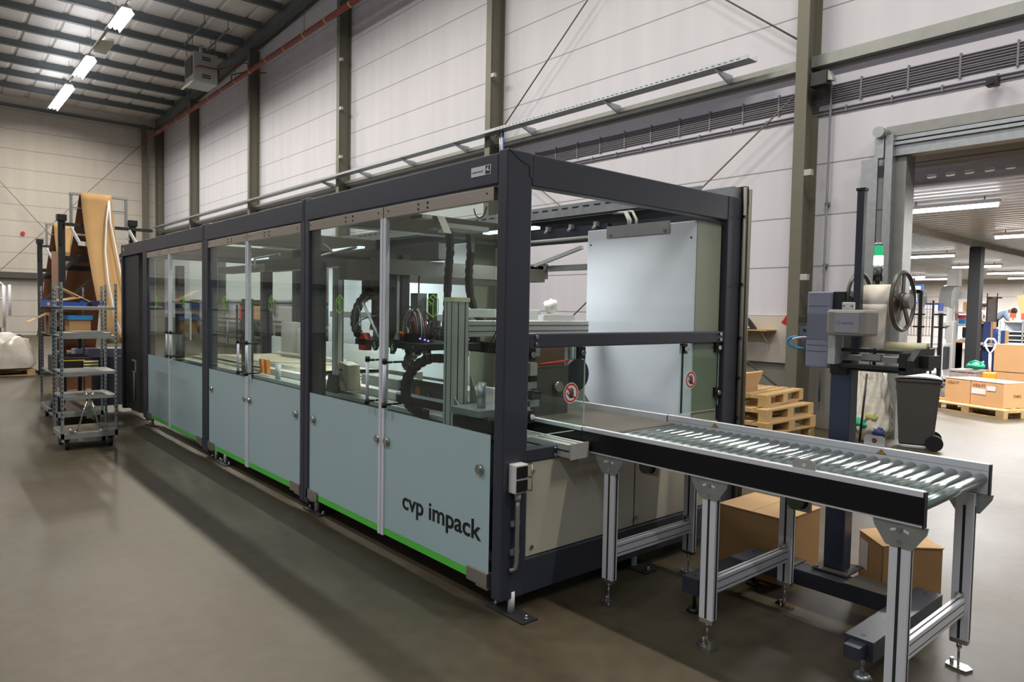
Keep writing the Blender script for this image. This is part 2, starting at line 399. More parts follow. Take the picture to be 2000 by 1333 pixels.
# bracing rods
def rod(p0, p1, r, nm):
    MB().cyl(p0, p1, r, 8).build(nm, M_STEEL, kind='structure')
for q in (((7.66, 2.4, 5.0), (7.66, 9.0, .06)), ((7.66, 2.4, 11.2), (7.66, 9.5, 5.55)), ((7.70, 2.4, 5.75), (7.70, 9.5, 11.3)), ((7.70, 9.5, 5.2), (7.70, 2.4, .45)),
          ((6.9, 37.4, 9.97), (-6.0, 37.4, -4.65+.0) if False else (-1.8, 37.4, .1)), ((-3.2, 37.45, 12.0), (6.4, 37.45, .5))):
    rod(q[0], q[1], .014, 'trim_%d' % n); n += 1

# ---- doorway to the annex: guide rails, jamb, lintel, roller
dr = bpy.data.objects.new('door_1', None); COL.objects.link(dr); dr.location = (7.8, -1.1, 0); dr['kind'] = 'structure'
MB().box(7.86, 8.16, .93, 1.06, 0, 3.95).build('jamb', M_GALVD, dr)
MB().box(7.86, 8.16, -3.3, -3.18, 0, 3.95).build('jamb', M_GALVD, dr)
MB().box(7.72, 7.84, 1.28, 1.42, 0, 3.86).box(7.70, 7.72, 1.24, 1.46, 0, 3.86).build('guide_rail', M_GALV, dr)
MB().box(7.72, 7.90, 1.06, 1.16, 0, 4.16).build('guide_rail', M_GALV, dr)
MB().box(7.80, 7.88, -3.2, 1.06, 3.88, 4.02).box(7.76, 7.80, -3.2, 1.06, 4.02, 4.06).box(7.80, 7.86, -3.2, 1.06, 4.09, 4.14).build('lintel', M_GALV, dr)
MB().box(7.84, 7.90, -3.2, 1.2, 4.16, 4.30).build('hood', M_GALVD, dr)
MB().cyl((7.62, 1.22, 4.2), (7.86, 1.22, 4.2), .075, 20).build('roller', M_GALV, dr)
MB().box(7.70, 7.84, 1.17, 1.29, 3.86, 4.14).build('bracket', M_GALV, dr)

# ---- annex shell
mb = MB()
x = 8.66; prof = []
while x < 41:
    prof += [(x, 3.80), (x+.12, 3.80), (x+.16, 3.72), (x+.30, 3.72), (x+.34, 3.80)]; x += .34
pts = [mb.b.verts.new((a, -8, b)) for a, b in prof]; pt2 = [mb.b.verts.new((a, 18, b)) for a, b in prof]
for i in range(len(prof)-1):
    if prof[i] != prof[i+1]: mb._f([pts[i], pts[i+1], pt2[i+1], pt2[i]])
struct('ceiling_annex', mb, M_DECK, solid=.01)
struct('wall_annex', MB().box(40.6, 40.8, -8, 18, 0, 3.9).box(8.12, 40.8, -8.2, -8, 0, 3.9).box(8.12, 40.8, 18, 18.2, 0, 3.9), M_WALLX)
struct('trim_%d' % n, MB().box(8.56, 8.66, -8, 18, 3.83, 4.36).box(8.12, 8.66, -8, 18, 4.3, 4.4).box(8.12, 8.56, -8, -7.9, 3.8, 4.3), M_WALLX); n += 1
# beam with slots right behind the doorway
mb = MB(); yy = .98
while yy > -3.4:
    mb.plate((yy-.235, yy, 3.58, 3.80), (yy-.117, 3.69, .062, .030), 'x', 8.60, 8.605); yy -= .235
mb.box(8.55, 8.66, -3.4, 1.4, 3.55, 3.58).box(8.55, 8.66, -3.4, 1.4, 3.80, 3.83).box(8.60, 8.605, .98, 1.4, 3.58, 3.80)
struct('trim_%d' % n, mb, mat('bright_galvanised', (206, 206, 216), .4, .15, var=.03)); n += 1
struct('trim_%d' % n, MB().box(9.0, 40, 3.18, 3.30, 3.56, 3.76), M_GALVD); n += 1     # annex ceiling beam
struct('trim_%d' % n, MB().box(18.88, 19.12, 3.06, 3.36, 0, 3.56), M_MDARK, bevel=.02); n += 1    # annex column
struct('trim_%d' % n, MB().box(9.0, 40, -2.1, -1.98, 3.56, 3.76), M_GALVD); n += 1
for i, (x, y, l) in enumerate(ANNEX):
    t = thing('strip_light', ['nearest and largest strip light in the back hall, top of the doorway', 'strip light at the right photo edge above the dark column top', 'strip light beside the door jamb, level with the dark column top', 'strip light partly hidden behind the dark column', 'strip light right of the dark column, below the others', 'small strip light touching the jamb above the label reel', 'lowest strip light left of the dark column', 'farthest strip light at the right photo edge'][i], 'light', (x, y, 3.55), 0, 'strip lights in the back hall')
    MB().box(x-.05, x+.05, y-l/2, y+l/2, 3.60, 3.66).build('housing', M_WHITE, t)
    MB().cyl((x, y-l/2+.03, 3.57), (x, y+l/2-.03, 3.57), .04, 10).build('tube', M_TUBE, t)
    for s in (-1, 1): MB().cyl((x, y+s*l*.35, 3.66), (x, y+s*l*.35, 3.74), .012, 6).build('hanger', M_GALVD, t)

# ---- hall lamps
for i, (y, l) in enumerate(((21.25, 1.9), (27.05, 2.7), (32.2, 4.4))):
    t = thing('fluorescent_lamp', ['bright ceiling lamp highest in the photo, nearest of the row', 'bright ceiling lamp in the middle of the row, a box on its upper end', 'bright ceiling lamp nearest the end wall, lighting a cone on it'][i], 'lamp', (2.5, y, 10.25), 0, 'ceiling lamps of the main hall')
    MB().box(2.37, 2.63, y-l/2, y+l/2, 10.25, 10.32).build('housing', M_WHITE, t)
    m_ = MB()
    for dx in (-.07, .07): m_.cyl((2.5+dx, y-l/2+.03, 10.22), (2.5+dx, y+l/2-.03, 10.22), .045, 10)
    m_.build('tube', M_TUBEH, t)
    MB().prism([(2.36, 10.25), (2.28, 10.12), (2.30, 10.12), (2.38, 10.25)], 'y', y-l/2, y+l/2).prism([(2.62, 10.25), (2.64, 10.25), (2.72, 10.12), (2.70, 10.12)], 'y', y-l/2, y+l/2).build('reflector', M_WHITE, t)
    for s in (-1, 1): MB().cyl((2.57, y+s*l*.4, 10.32), (2.57, y+s*l*.4, zr(y)+.05), .008, 6).build('hanger', M_STEEL, t)
tag(MB().box(2.47, 2.53, 19.0, 34.5, 10.33, 10.38).build('lamp_rail', M_GALVD), 'thin metal rail that the row of ceiling lamps hangs on', 'rail')
tag(MB().box(2.55, 2.95, 24.2, 25.5, 10.36, 10.55).build('ballast_box', M_CREAM, bevel=.01), 'brownish box on the lamp rail above the middle ceiling lamp', 'box')

# ---- air heater
ht = thing('air_heater', 'grey box-shaped air heater hanging from the roof beams by the wall', 'heater', (5.85, 24.5, 9.67), 0)
MB().box(5.43, 6.27, 24.0, 25.1, 9.67, 10.75).build('casing', M_HEAT, ht, bevel=.03)
MB().box(5.41, 5.43, 24.15, 24.95, 9.95, 10.6).build('outlet', M_BLACK, ht)
MB().prism([(5.43, 9.68), (5.43, 9.74), (5.28, 9.56), (5.32, 9.53)], 'y', 24.1, 25.0).build('deflector', M_WHITE, ht)
for z in (9.85, 9.93, 10.48, 10.56): MB().box(5.72, 6.02, 23.985, 24.0, z, z+.035).build('vent', M_BLACK, ht)
MB().cyl((6.29, 24.5, 10.15), (6.36, 24.5, 10.15), .34, 20).build('fan', M_BLACK, ht)
MB().cyl((5.8, 24.4, 10.74), (5.8, 24.4, 11.1), .07, 12).build('flue', M_GALV, ht)
for s in (5.45, 6.25): MB().bar((s, 22.75, 11.36), (s, 25.2, 11.26), .05, .05).cyl((s, 24.2, 10.74), (s, 24.2, 11.34), .012, 6).cyl((s, 24.9, 10.74), (s, 24.9, 11.32), .012, 6).build('support', M_PURLIN, ht)
for s in (5.45, 6.25): MB().cyl((s, 22.87, 11.34), (s, 22.87, zr(22.87)+.0), .012, 6).cyl((s, 24.71, 11.26), (s, 24.71, zr(24.71)+.0), .012, 6).build('hanger', M_STEEL, ht)
# ---- red gas pipe with yellow bands
gp = thing('gas_pipe', 'long dark red gas pipe with yellow bands running high along the wall', 'pipe', (6.9, 25, 10.0), 0)
MB().cyl((6.9, -11, 10.0), (6.9, 37.2, 10.0), .085, 14).build('pipe', M_RED, gp)
m_ = []
yb = 36.0
while yb > 8: MB().cyl((6.9, yb-.03, 10.0), (6.9, yb+.03, 10.0), .089, 14).build('yellow_band', M_YEL, gp); yb -= 1.5
MB().tube([(6.9, 22.7, 10.05), (6.9, 22.7, 10.30), (6.8, 22.9, 10.34), (6.3, 23.95, 10.25), (5.6, 23.95, 10.22), (5.5, 23.95, 10.15)], .022, 8).build('branch', M_RED, gp)
MB().tube([(6.9, 24.4, 10.0), (6.9, 24.4, 10.3), (7.1, 23.8, 10.3), (7.35, 22.2, 9.95)], .022, 8).build('branch', M_RED, gp)
for yh in (12, 18, 24, 30): MB().cyl((6.9, yh, 10.08), (6.9, yh, zr(yh)+.02), .008, 6).build('hanger', M_STEEL, gp)

# ---- cable tray on the wall
ct = thing('cable_tray', 'long galvanised cable tray on brackets along the wall above the machine', 'cable tray', (7.35, 20, 5.5), 0)
mb = MB().m(M_GALV).box(7.26, 7.50, 3.0, 37.2, 5.555, 5.562).box(7.255, 7.26, 3.0, 37.2, 5.555, 5.615).box(7.495, 7.50, 3.0, 37.2, 5.555, 5.64)
mb.m(M_SLOT); yb = 3.15
while yb < 9: mb.box(7.252, 7.256, yb, yb+.06, 5.58, 5.59); yb += .11
mb.build('tray', None, ct)
yb = 3.6; 
while yb < 20: MB().prism([(7.28, 5.545), (7.76, 5.545), (7.76, 5.40), (7.68, 5.40)], 'y', yb-.02, yb+.02).build('bracket', M_GALV, ct); yb += 2.35
for dy, mt in ((0, M_BLUE), (.05, M_WHITE), (.11, M_GALV)): MB().tube([(7.4, 8.95+dy, 5.55), (7.42, 8.95+dy, 5.2), (7.44, 8.95+dy, 3.0), (7.44, 8.95+dy, .3)], .018, 8).build('cable', mt, ct)
# ---- conduits
cb = thing('conduit_bundle', 'bundle of grey conduits clipped along the lilac shadow strip on the wall', 'conduits', (7.87, 0, 4.8), 0)
for i in range(8): MB().cyl((7.875, -6, 4.80+i*.036+(.02 if i < 3 else 0)-(.0)), (7.875, 9.45, 4.80+i*.036), .011, 6).build('conduit', M_COND, cb)
yb = -4.0
while yb < 9: MB().box(7.86, 7.892, yb-.012, yb+.012, 4.77, 5.09).build('clip', M_COND, cb); yb += .62
cb = thing('conduit_pair', 'pair of thin grey conduits clipped to the wall just below the bundle', 'conduits', (7.87, 0, 4.68), 0)
for z in (4.655, 4.705): MB().cyl((7.875, -6, z), (7.875, 8.3, z), .011, 6).build('conduit', M_COND, cb)
yb = -3.8
while yb < 8: MB().box(7.86, 7.895, yb-.012, yb+.012, 4.64, 4.73).build('clip', M_COND, cb); yb += .62
tag(MB().tube([(7.835, 1.99, 5.08), (7.835, 1.99, 1.0), (7.835, 1.99, .4)], .017, 8).box(7.82, 7.90, 1.965, 2.015, 3.3, 3.35).box(7.82, 7.90, 1.965, 2.015, 2.4, 2.45).build('vertical_conduit', M_COND), 'vertical grey conduit on the wall right of the near column', 'conduit')
# junction boxes on the columns
for i, (yc, z, lb) in enumerate(((2.07, 3.76, 'small grey junction box on the near column at the level of the machine top'), (2.07, 2.24, 'small grey junction box on the near column above the label printer'), (2.07, 1.62, 'dark grey box low on the near column behind the label printer'),
                               (9.42, 6.9, 'small box on the side of the second column, under the top edge of the photo'), (16.72, 7.65, 'small white box on the third column, middle one of three'), (16.72, 9.1, 'small white box on the third column, topmost of three'), (16.72, 6.2, 'small white box on the third column, lowest of three'))):
    w = .055 if i < 3 else .06
    b = MB().box(7.50, 7.58, yc+.01, yc+.122, z-.045, z+.045).build('junction_box', M_MDARK if i == 2 else M_LGREY, bevel=.006)
    tag(b, lb, 'junction box', 'junction boxes on the columns')
sp = thing('wall_speaker', 'small dark speaker on the wall above the doorway', 'speaker', (7.8, -.06, 4.6))
MB().box(7.68, 7.80, -.13, .0, 4.55, 4.66).build('housing', M_MDARK, sp, bevel=.01)
MB().cyl((7.68, -.065, 4.6), (7.67, -.065, 4.6), .035, 12).build('front', M_BLACK, sp)
MB().box(7.80, 7.89, -.09, -.04, 4.6, 4.64).build('bracket', M_BLACK, sp)
sp = thing('wall_speaker', 'dark hooded fitting on the near column under the wall beam', 'fitting', (7.6, 2.05, 5.1))
MB().box(7.55, 7.72, 1.93, 2.19, 5.0, 5.2).build('housing', M_MDARK, sp, bevel=.01)
MB().prism([(1.93, 5.2), (1.86, 5.08), (1.86, 5.04), (1.93, 5.06)], 'x', 7.58, 7.70).build('hood', M_LGREY, sp)
# fire alarm on end wall
tag(MB().cyl((1.72, 37.9, 4.87), (1.72, 37.8, 4.87), .09, 16).build('alarm_bell', M_REDB), 'round red alarm on the end wall above the cardboard racks', 'alarm')
# wall shelf with things
ws = thing('wall_shelf', 'small wooden shelf on a bracket on the wall left of the near column', 'shelf', (7.7, 3.3, 1.43))
MB().box(7.55, 7.86, 2.72, 3.75, 1.425, 1.445).build('board', M_WOOD, ws)
for yy in (2.85, 3.55): MB().bar((7.62, yy, 1.42), (7.85, yy, 1.22), .015, .02).bar((7.85, yy, 1.43), (7.85, yy, 1.12), .02, .012).build('bracket', M_WALLX, ws)
sb = MB().grid(lambda u, v: (7.55+.2*v, 2.98+.40*u, 1.447+.22*math.sin(PI*min(1, u*1.0))**.7*(1-.5*abs(2*v-1)**2)), 12, 6)
tag(sb.box(7.57, 7.73, 3.0, 3.36, 1.446, 1.46).build('black_bag', M_BLACK), 'black cap-shaped bag lying on the wall shelf', 'bag')
tag(MB().grid(lambda u, v: (7.545+.16*v, 3.38+.16*u, 1.447+.19*(1-u*.5)*math.sin(PI*(.25+.5*v))), 6, 6).box(7.55, 7.70, 3.38, 3.52, 1.446, 1.5).build('printed_bag', M_WHITE), 'white printed paper bag beside the black bag on the wall shelf', 'bag')
tag(MB().box(7.53, 7.54, 3.28, 3.62, 1.0, 1.44).build('paper_strip', mat('yellow_paper', (206, 196, 150), .7)), 'pale yellow paper strip hanging from the front of the wall shelf', 'paper')
tag(MB().prism([(2.40, 1.50), (2.52, 1.56), (2.38, 1.76)], 'x', 7.62, 7.74).build('red_bag', M_REDB), 'red cloth corner sticking out from behind the near column', 'cloth')

# ================================================================== THE PACKAGING MACHINE
mc = thing('packaging_machine', 'long packaging machine with dark blue-grey frame, glass doors and frosted lower panes', 'machine', (1.1, 4.5, 0))
TOP, BOT = 2.55, .085
def prof(name, *b, mt=M_ANTH, bevel=.008, parent=mc): return Bx(name, mt, parent, *b, bevel=bevel)
# corner posts and frame
prof('corner_post', 0, .18, 0, .08, BOT, TOP)
prof('corner_post', 2.11, 2.288, 0, .10, BOT, TOP)
prof('corner_post', 0, .10, 8.90, 8.99, BOT, TOP)
prof('corner_post', 2.11, 2.288, 8.88, 8.99, BOT, TOP)
prof('end_beam', .18, 2.11, 0.002, .08, 2.37, TOP-.002)
prof('end_beam', .10, 2.11, 8.90, 8.988, 2.37, TOP-.002)
for a, b in ((.08, 2.50), (2.56, 5.05), (5.11, 7.62), (7.62, 8.90)): prof('top_beam', 0, .12, a, b, 2.37, TOP-.012)
for a, b in ((.10, 2.5), (2.5, 5.05), (5.05, 7.6), (7.6, 8.9)): prof('top_beam', 2.16, 2.288, a, b, 2.33, TOP-.012)
for a, b in ((2.45, 2.529), (2.531, 2.61), (4.96, 5.07), (5.072, 5.16), (7.51, 7.62)): prof('post', .004, .11, a, b, BOT-.003, TOP+(.004 if a in (2.45, 2.531, 4.96, 5.072) else -.1))
prof('post', .004, .10, 7.622, 7.72, BOT+.02, 2.37)
for yj in (2.53, 5.07, 7.62):
    prof('cross_beam', .12, 2.16, yj-.09, yj+.09, 2.36, 2.53, mt=M_DUST)
    prof('rear_post', 2.12, 2.27, yj-.08, yj+.08, BOT, 2.33)
prof('bottom_beam', .18, 2.11, .004, .08, BOT, .29)
prof('bottom_beam', .12, .22, .08, 7.6, .11, .23, mt=M_MDARK)
prof('bottom_beam', 2.12, 2.27, .1, 8.88, BOT, .25)
prof('mid_rail', .18, 2.11, .004, .07, 1.478, 1.56)
prof('arm', .18, .46, .004, .07, .835, .91)
m_ = MB()
for x, z in ((.235, 1.50), (.235, 1.54), (2.06, 1.50), (2.06, 1.54), (.40, .855), (.40, .895)): m_.cyl((x, .004, z), (x, -.008, z), .011, 10)
m_.build('screws', M_CHROME, mc)
MB().tube([(.004, -.001, 2.548), (.05, -.001, 2.523), (.085, -.001, 2.50), (.12, -.001, 2.487), (.15, -.001, 2.481), (.157, -.001, 2.47), (.157, -.001, 2.42), (.176, -.001, 2.412), (.18, -.001, 2.37)], .0022, 6).build('corner_seam', M_MDARK, mc)
# dark end tunnel of the last bay
MB().box(.03, .16, 8.05, 8.88, .12, 2.36).build('end_panel', M_MDARK, mc)
sw = MB().box(.012, .03, 8.22, 8.42, .68, .86).build('switch_box', M_LGREY, mc)
MB().box(.006, .012, 8.24, 8.31, .70, .84).box(.006, .012, 8.33, 8.40, .70, .84).build('switch_window', M_BLACK, sw)
MB().tube([(.02, 8.3, .68), (.02, 8.3, .25)], .012, 6).build('cable', M_LGREY, sw)
# sheet panels on the end
MB().box(.192, 1.135, .012, .02, .295, .835).build('end_cover', M_CREAM, mc, bevel=.004)
MB().box(1.145, 1.70, .012, .02, .295, .86).build('end_cover', M_CREAM, mc, bevel=.004)
MB().box(1.705, 2.10, .03, .04, .295, .90).build('end_cover', M_CREAM, mc)
m_ = MB()
for x, z in ((.235, .78), (.235, .345), (1.16, .345)): m_.cyl((x, .012, z), (x, .004, z), .012, 10)
m_.build('screws', M_CHROME, mc)
MB().box(.60, .78, .006, .012, .78, .85).build('bracket', M_ALUF, mc)
# aluminium ledge profile along the front
lg = MB().box(.42, .56, -.10, 7.5, .845, .925).build('ledge_profile', M_ALUF, mc, bevel=.004)
MB().box(.418, .421, -.09, 7.5, .882, .890).box(.46, .468, -.09, 7.5, .924, .9265).box(.51, .518, -.09, 7.5, .924, .9265).build('slot', M_SLOT, lg)
MB().box(.415, .565, -.108, -.10, .84, .93).build('end_cap', M_LGREY, lg)
# emergency/guard switch box on the near post
sw = MB().box(.045, .135, -.06, 0, .69, .85).build('switch_box', M_WHITE, mc, bevel=.006)
MB().box(.05, .13, -.066, -.06, .775, .84).box(.05, .13, -.066, -.06, .70, .765).build('switch_window', M_BLACK, sw, bevel=.003)
m_ = MB()
for z in (.695, .77, .845): m_.tube([(.10, -.04, z), (.165, -.06, z), (.165, -.03, z)], .0025, 6)
m_.tube([(.165, -.06, .695), (.165, -.06, .845)], .0025, 6); m_.build('wire_guard', M_CHROME, sw)
MB().cyl((.09, -.03, .69), (.09, -.03, .645), .018, 12).build('gland', M_LGREY, sw)
MB().tube([(.09, -.03, .645), (.09, -.03, .60), (.088, -.03, .30), (.085, -.025, .265), (.07, -.012, .255), (.06, -.004, .255)], .0125, 10).box(.06, .118, -.02, -.002, .50, .53).box(.06, .118, -.02, -.002, .34, .37).build('cable_pipe', M_GALVD, sw)
# plastic guards and prohibition signs
def guard(x0, x1, z0, z1, sx, sz, clamps):
    r = .03; P = [(x0, z1), (x1-.0, z1), (x1, z0+r), (x1-r*.3, z0+r*.3), (x1-r, z0), (x0, z0)]
    g = MB().prism(P, 'y', .030, .036).build('plastic_guard', M_CLEAR, mc)
    MB().box(x1-.0015, x1+.0015, .029, .037, z0+r, z1).box(x0, x1-r, .029, .037, z0-.0015, z0+.0015).box(x0-.0015, x0+.0015, .029, .037, z0, z1).build('edge', mat('acrylic_edge', (190, 214, 206), .25, var=0), g)
    for cx, cz in clamps:
        MB().box(cx-.028, cx+.028, .02, .045, cz-.035, cz+.035).build('clamp', M_BLACK, g)
        MB().cyl((cx, .02, cz), (cx, .004, cz), .017, 12).build('clamp_screw', M_CHROME, g)
    sign = MB()
    def disc(rr, y, mt, ri=0):
        sign.m(mt)
        n = 32; a = [sign.b.verts.new((sx+rr*math.cos(2*PI*k/n), y, sz+rr*math.sin(2*PI*k/n))) for k in range(n)]
        if ri:
            b = [sign.b.verts.new((sx+ri*math.cos(2*PI*k/n), y, sz+ri*math.sin(2*PI*k/n))) for k in range(n)]
            for k in range(n): sign._f([a[k], a[(k+1) % n], b[(k+1) % n], b[k]])
        else: sign._f(a)
    disc(.062, .0285, M_WHITE); disc(.057, .0280, M_REDB, .046)
    sign.m(M_BLACK)
    sign.prism([(sx-.012, sz-.030), (sx+.016, sz-.030), (sx+.024, sz-.006), (sx+.018, sz+.004), (sx-.012, sz+.004)], 'y', .0272, .0276)
    for dx, h in ((-.011, .026), (-.002, .034), (.007, .031), (.015, .022)): sign.prism([(sx+dx-.0035, sz+.003), (sx+dx+.0035, sz+.003), (sx+dx*1.2+.003, sz+h), (sx+dx*1.2-.003, sz+h)], 'y', .0272, .0276)
    sign.prism([(sx-.012, sz-.026), (sx-.014, sz-.012), (sx-.034, sz+.006), (sx-.036, sz-.000)], 'y', .0272, .0276)
    sign.m(M_REDB).prism([(sx-.040, sz+.034), (sx-.034, sz+.040), (sx+.040, sz-.034), (sx+.034, sz-.040)], 'y', .0264, .0268)
    sign.build('no_entry_hand_sign', None, g)
guard(.186, .664, .975, 1.462, .547, 1.203, ((.22, 1.44), (.627, 1.44), (.22, 1.09)))
guard(1.63, 2.095, .985, 1.466, 1.75, 1.219, ((1.66, 1.44), (2.07, 1.44), (2.08, 1.11)))
MB().box(1.635, 1.645, .02, .03, .99, 1.46).build('guard_edge', M_MDARK, mc)
# feet
for (x, y, l) in ((.095, .015, .32), (.09, 2.46, .3), (.09, 4.65, .28), (.09, 4.94, .3), (.09, 7.6, .28), (.3, 8.8, .28), (2.2, .05, .32), (2.2, 2.5, .3), (2.2, 5.0, .3), (2.2, 7.6, .3), (2.2, 8.9, .3), (1.2, .05, .3)):
    f = MB().box(x-.055, x+.055, y-l/2, y+l/2, 0, .010).build('foot_plate', M_MDARK, mc)
    MB().cyl((x, y, .01), (x, y, BOT+.04), .020, 14).build('foot_rod', M_ALU, f)
    m_ = MB()
    for s in (-1, 1): m_.cyl((x, y+s*(l/2-.03), .01), (x, y+s*(l/2-.03), .038), .009, 8).cyl((x, y+s*(l/2-.03), .01), (x, y+s*(l/2-.03), .022), .016, 6)
    m_.build('anchor_bolt', M_CHROME, f)
# ---- glass doors
def hexlogo(y, z, parent):
    m = MB(); w = .058; h = .070; t = .0045
    def seg(a, b): m.bar((.016, a[0], a[1]), (.016, b[0], b[1]), t*1.4, .0015, up=(1, 0, 0))
    P = [(y+w, z+h*.55), (y, z+h), (y-w, z+h*.55), (y-w, z-h*.55), (y, z-h), (y+w, z-h*.55)]
    for i in range(6): seg(P[i], P[(i+1) % 6])
    seg((y, z-h), (y, z+h*.12)); seg((y+w, z+h*.5), (y, z+h*.12)); seg((y, z+h*.12), (y-w*.15, z+h*.5)); seg((y-w*.15, z+h*.5), (y+w*.55, z+h*.78)); seg((y+w*.45, z+h*.35), (y+w*.45, z+h*.0))
    return m.build('box_decal', M_LIME, parent)
def door(y0, y1, hinge, frost0=.185, knobs=True, logo=None, handle=None):
    """y0<y1; hinge 'hi' or 'lo' side carries the hinge block, the stile is on the other side"""
    d = MB().box(.020, .030, y0, y1, .135, 2.30).build('glass_door', M_GLASS, mc)
    MB().box(.0175, .0195, y0+.002, y1-.002, frost0, .990).build('frosted_film', M_FROST, d)
    gb = (y0+.02, y1) if hinge == 'lo' else (y0, y1-.02)
    MB().box(.0165, .0195, gb[0]+(.18 if hinge == 'lo' else 0), gb[1]-(.18 if hinge == 'hi' else 0), .137, .184).build('green_strip', M_GREEN, d)
    MB().box(.008, .042, y0, y1, 2.288, 2.362).build('top_clamp_bar', M_STAIN, d, bevel=.002)
    m = MB(); L = y1-y0
    for fy in ((.36, .45) if hinge == 'hi' else (.55, .64)):
        for z in (2.31, 2.34): m.cyl((.008, y0+L*fy, z), (.005, y0+L*fy, z), .008, 10)
    m.cyl((.008, y0+.06, 2.33), (.005, y0+.06, 2.33), .006, 8).cyl((.008, y1-.06, 2.33), (.005, y1-.06, 2.33), .006, 8).build('bar_screws', M_MDARK, d)
    hy = (y0, y0+.19) if hinge == 'lo' else (y1-.19, y1)
    MB().box(.004, .045, hy[0], hy[1], .125, .205).box(.012, .04, (hy[0] if hinge == 'lo' else hy[1]-.11), (hy[0]+.11 if hinge == 'lo' else hy[1]), .108, .125).build('bottom_hinge', M_STAIN, d, bevel=.003)
    ys = y1 if hinge == 'lo' else y0
    s = -1 if hinge == 'lo' else 1
    MB().box(.006, .038, min(ys, ys+s*.032), max(ys, ys+s*.032), .130, 2.288).build('edge_stile', M_ALU, d, bevel=.002)
    if knobs:
        for ky in (y0+.085, y1-.065 if hinge == 'lo' else y1-.10) if hinge == 'lo' else (y0+.045, y1-.12):
            MB().cyl((.018, ky, .785), (-.004, ky, .785), .028, 24).cyl((-.004, ky, .785), (-.008, ky, .785), .024, 24).build('knob', M_CHROME, d)
    if logo: hexlogo(logo, 1.704, d)
    if handle:
        MB().cyl((-.035, handle, 1.045), (-.035, handle, 1.33), .011, 12).build('handle', M_ALU, d)
        for z in (1.035, 1.33): MB().cyl((-.035, handle, z-.015), (-.035, handle, z+.02), .017, 14).cyl((-.035, handle, z+(.006 if z < 1.2 else -.006)), (.02, handle, z+(.006 if z < 1.2 else -.006)), .008, 10).build('handle_cap', M_BLACK, d)
        for z in (1.041, 1.324): MB().cyl((.030, handle, z), (.10, handle, z), .007, 8).build('inner_pin', M_BLACK, d)
    return d
D1 = door(.125, 1.295, 'lo', logo=.708, handle=1.19)
D2 = door(1.305, 2.485, 'hi', logo=1.937, handle=1.42)
D3 = door(2.62, 3.815, 'lo', logo=3.243, handle=3.71)
D4 = door(3.825, 4.975, 'hi', logo=4.468, handle=3.93)
D5 = door(5.18, 6.445, 'lo', logo=5.854, handle=6.23, knobs=False)
D6 = door(6.455, 7.53, 'hi', logo=7.061, handle=6.40, knobs=False)
text('lettering', 'cvp impack', .158, M_BLACK, D1, frame((.0160, 1.036, .374), (0, -1, 0), (0, 0, 1)) , extrude=.0012, sx=1.17, off=.0022)
# sticker on the top beam
st = MB().box(-.003, .0005, .140, .316, 2.431, 2.484).build('maker_sticker', M_WHITE, mc)
MB().box(-.0045, -.003, .146, .186, 2.435, 2.480).build('logo_square', mat('navy_ink', (24, 24, 70), .5, var=0), st)
MB().m(M_WHITE).prism([(.184, 2.456), (.160, 2.476), (.158, 2.474), (.163, 2.458), (.156, 2.457), (.149, 2.461), (.150, 2.453), (.160, 2.449), (.168, 2.452), (.174, 2.457)], 'x', -.0055, -.0045).build('logo_bird', None, st)
text('lettering', 'camerarepack', .021, mat('grey_ink', (120, 124, 136), .5, var=0), st, frame((-.0036, .310, 2.450), (0, -1, 0), (0, 0, 1)), extrude=.0004, sx=.88)
MB().box(-.003, 0, 8.78, 8.86, 2.45, 2.49).build('small_plate', M_LGREY, mc)
# ---- electrical cabinets at the back
def cabinet(y0, y1, z0=.12, z1=2.345, seam=None):
    c = MB().box(1.80, 2.10, y0, y1, z0, z1).build('electrical_cabinet', M_CABSIDE, mc, bevel=.004)
    MB().box(1.785, 1.80, y0+.004, y1-.004, z0, z1-.004).build('cabinet_door', M_WHITEC, c, bevel=.003)
    m = MB()
    for z in (z1-.12, (z0+z1)/2+.2, z1-1.5): m.cyl((1.785, y0+.04, z), (1.782, y0+.04, z), .008, 8).cyl((1.785, y1-.04, z), (1.782, y1-.04, z), .008, 8)
    m.build('door_screws', M_MDARK, c)
    return c
for _y, _p in ((1.2, 11), (3.8, 30), (6.3, 30)):
    MB().box(1.02, 1.08, _y-.3, _y+.3, 2.28, 2.30).build('led_strip', emis('led_strip_light', (235, 245, 255), 1.4) if _y < 2 else bpy.data.materials['led_strip_light'], mc)
    area('machine_led_light', (1.05, _y, 2.27), .06, .6, _p, (.93, .97, 1))
C1 = cabinet(.045, 1.09)
MB().box(1.775, 1.785, .27, .875, 2.27, 2.36).build('mounting_plate', M_GALVD, C1)
m_ = MB()
for yy in (.31, .835): m_.cyl((1.775, yy, 2.29), (1.768, yy, 2.29), .013, 10)
m_.build('plate_screws', M_CHROME, C1)
C2 = cabinet(2.66, 4.20); C3 = cabinet(4.22, 5.75); 
MB().box(1.78, 1.80, 2.66, 5.7, 1.55, 1.62).build('wiring_duct', M_MGREY, C2)
for yy in (.72, .78, .80): MB().tube([(1.95, yy, 2.345), (1.95, yy, 2.42), (2.02, yy+.1, 2.5), (2.1, yy+.3, 2.52)], .012, 8).build('cable', M_GALVD, C1)
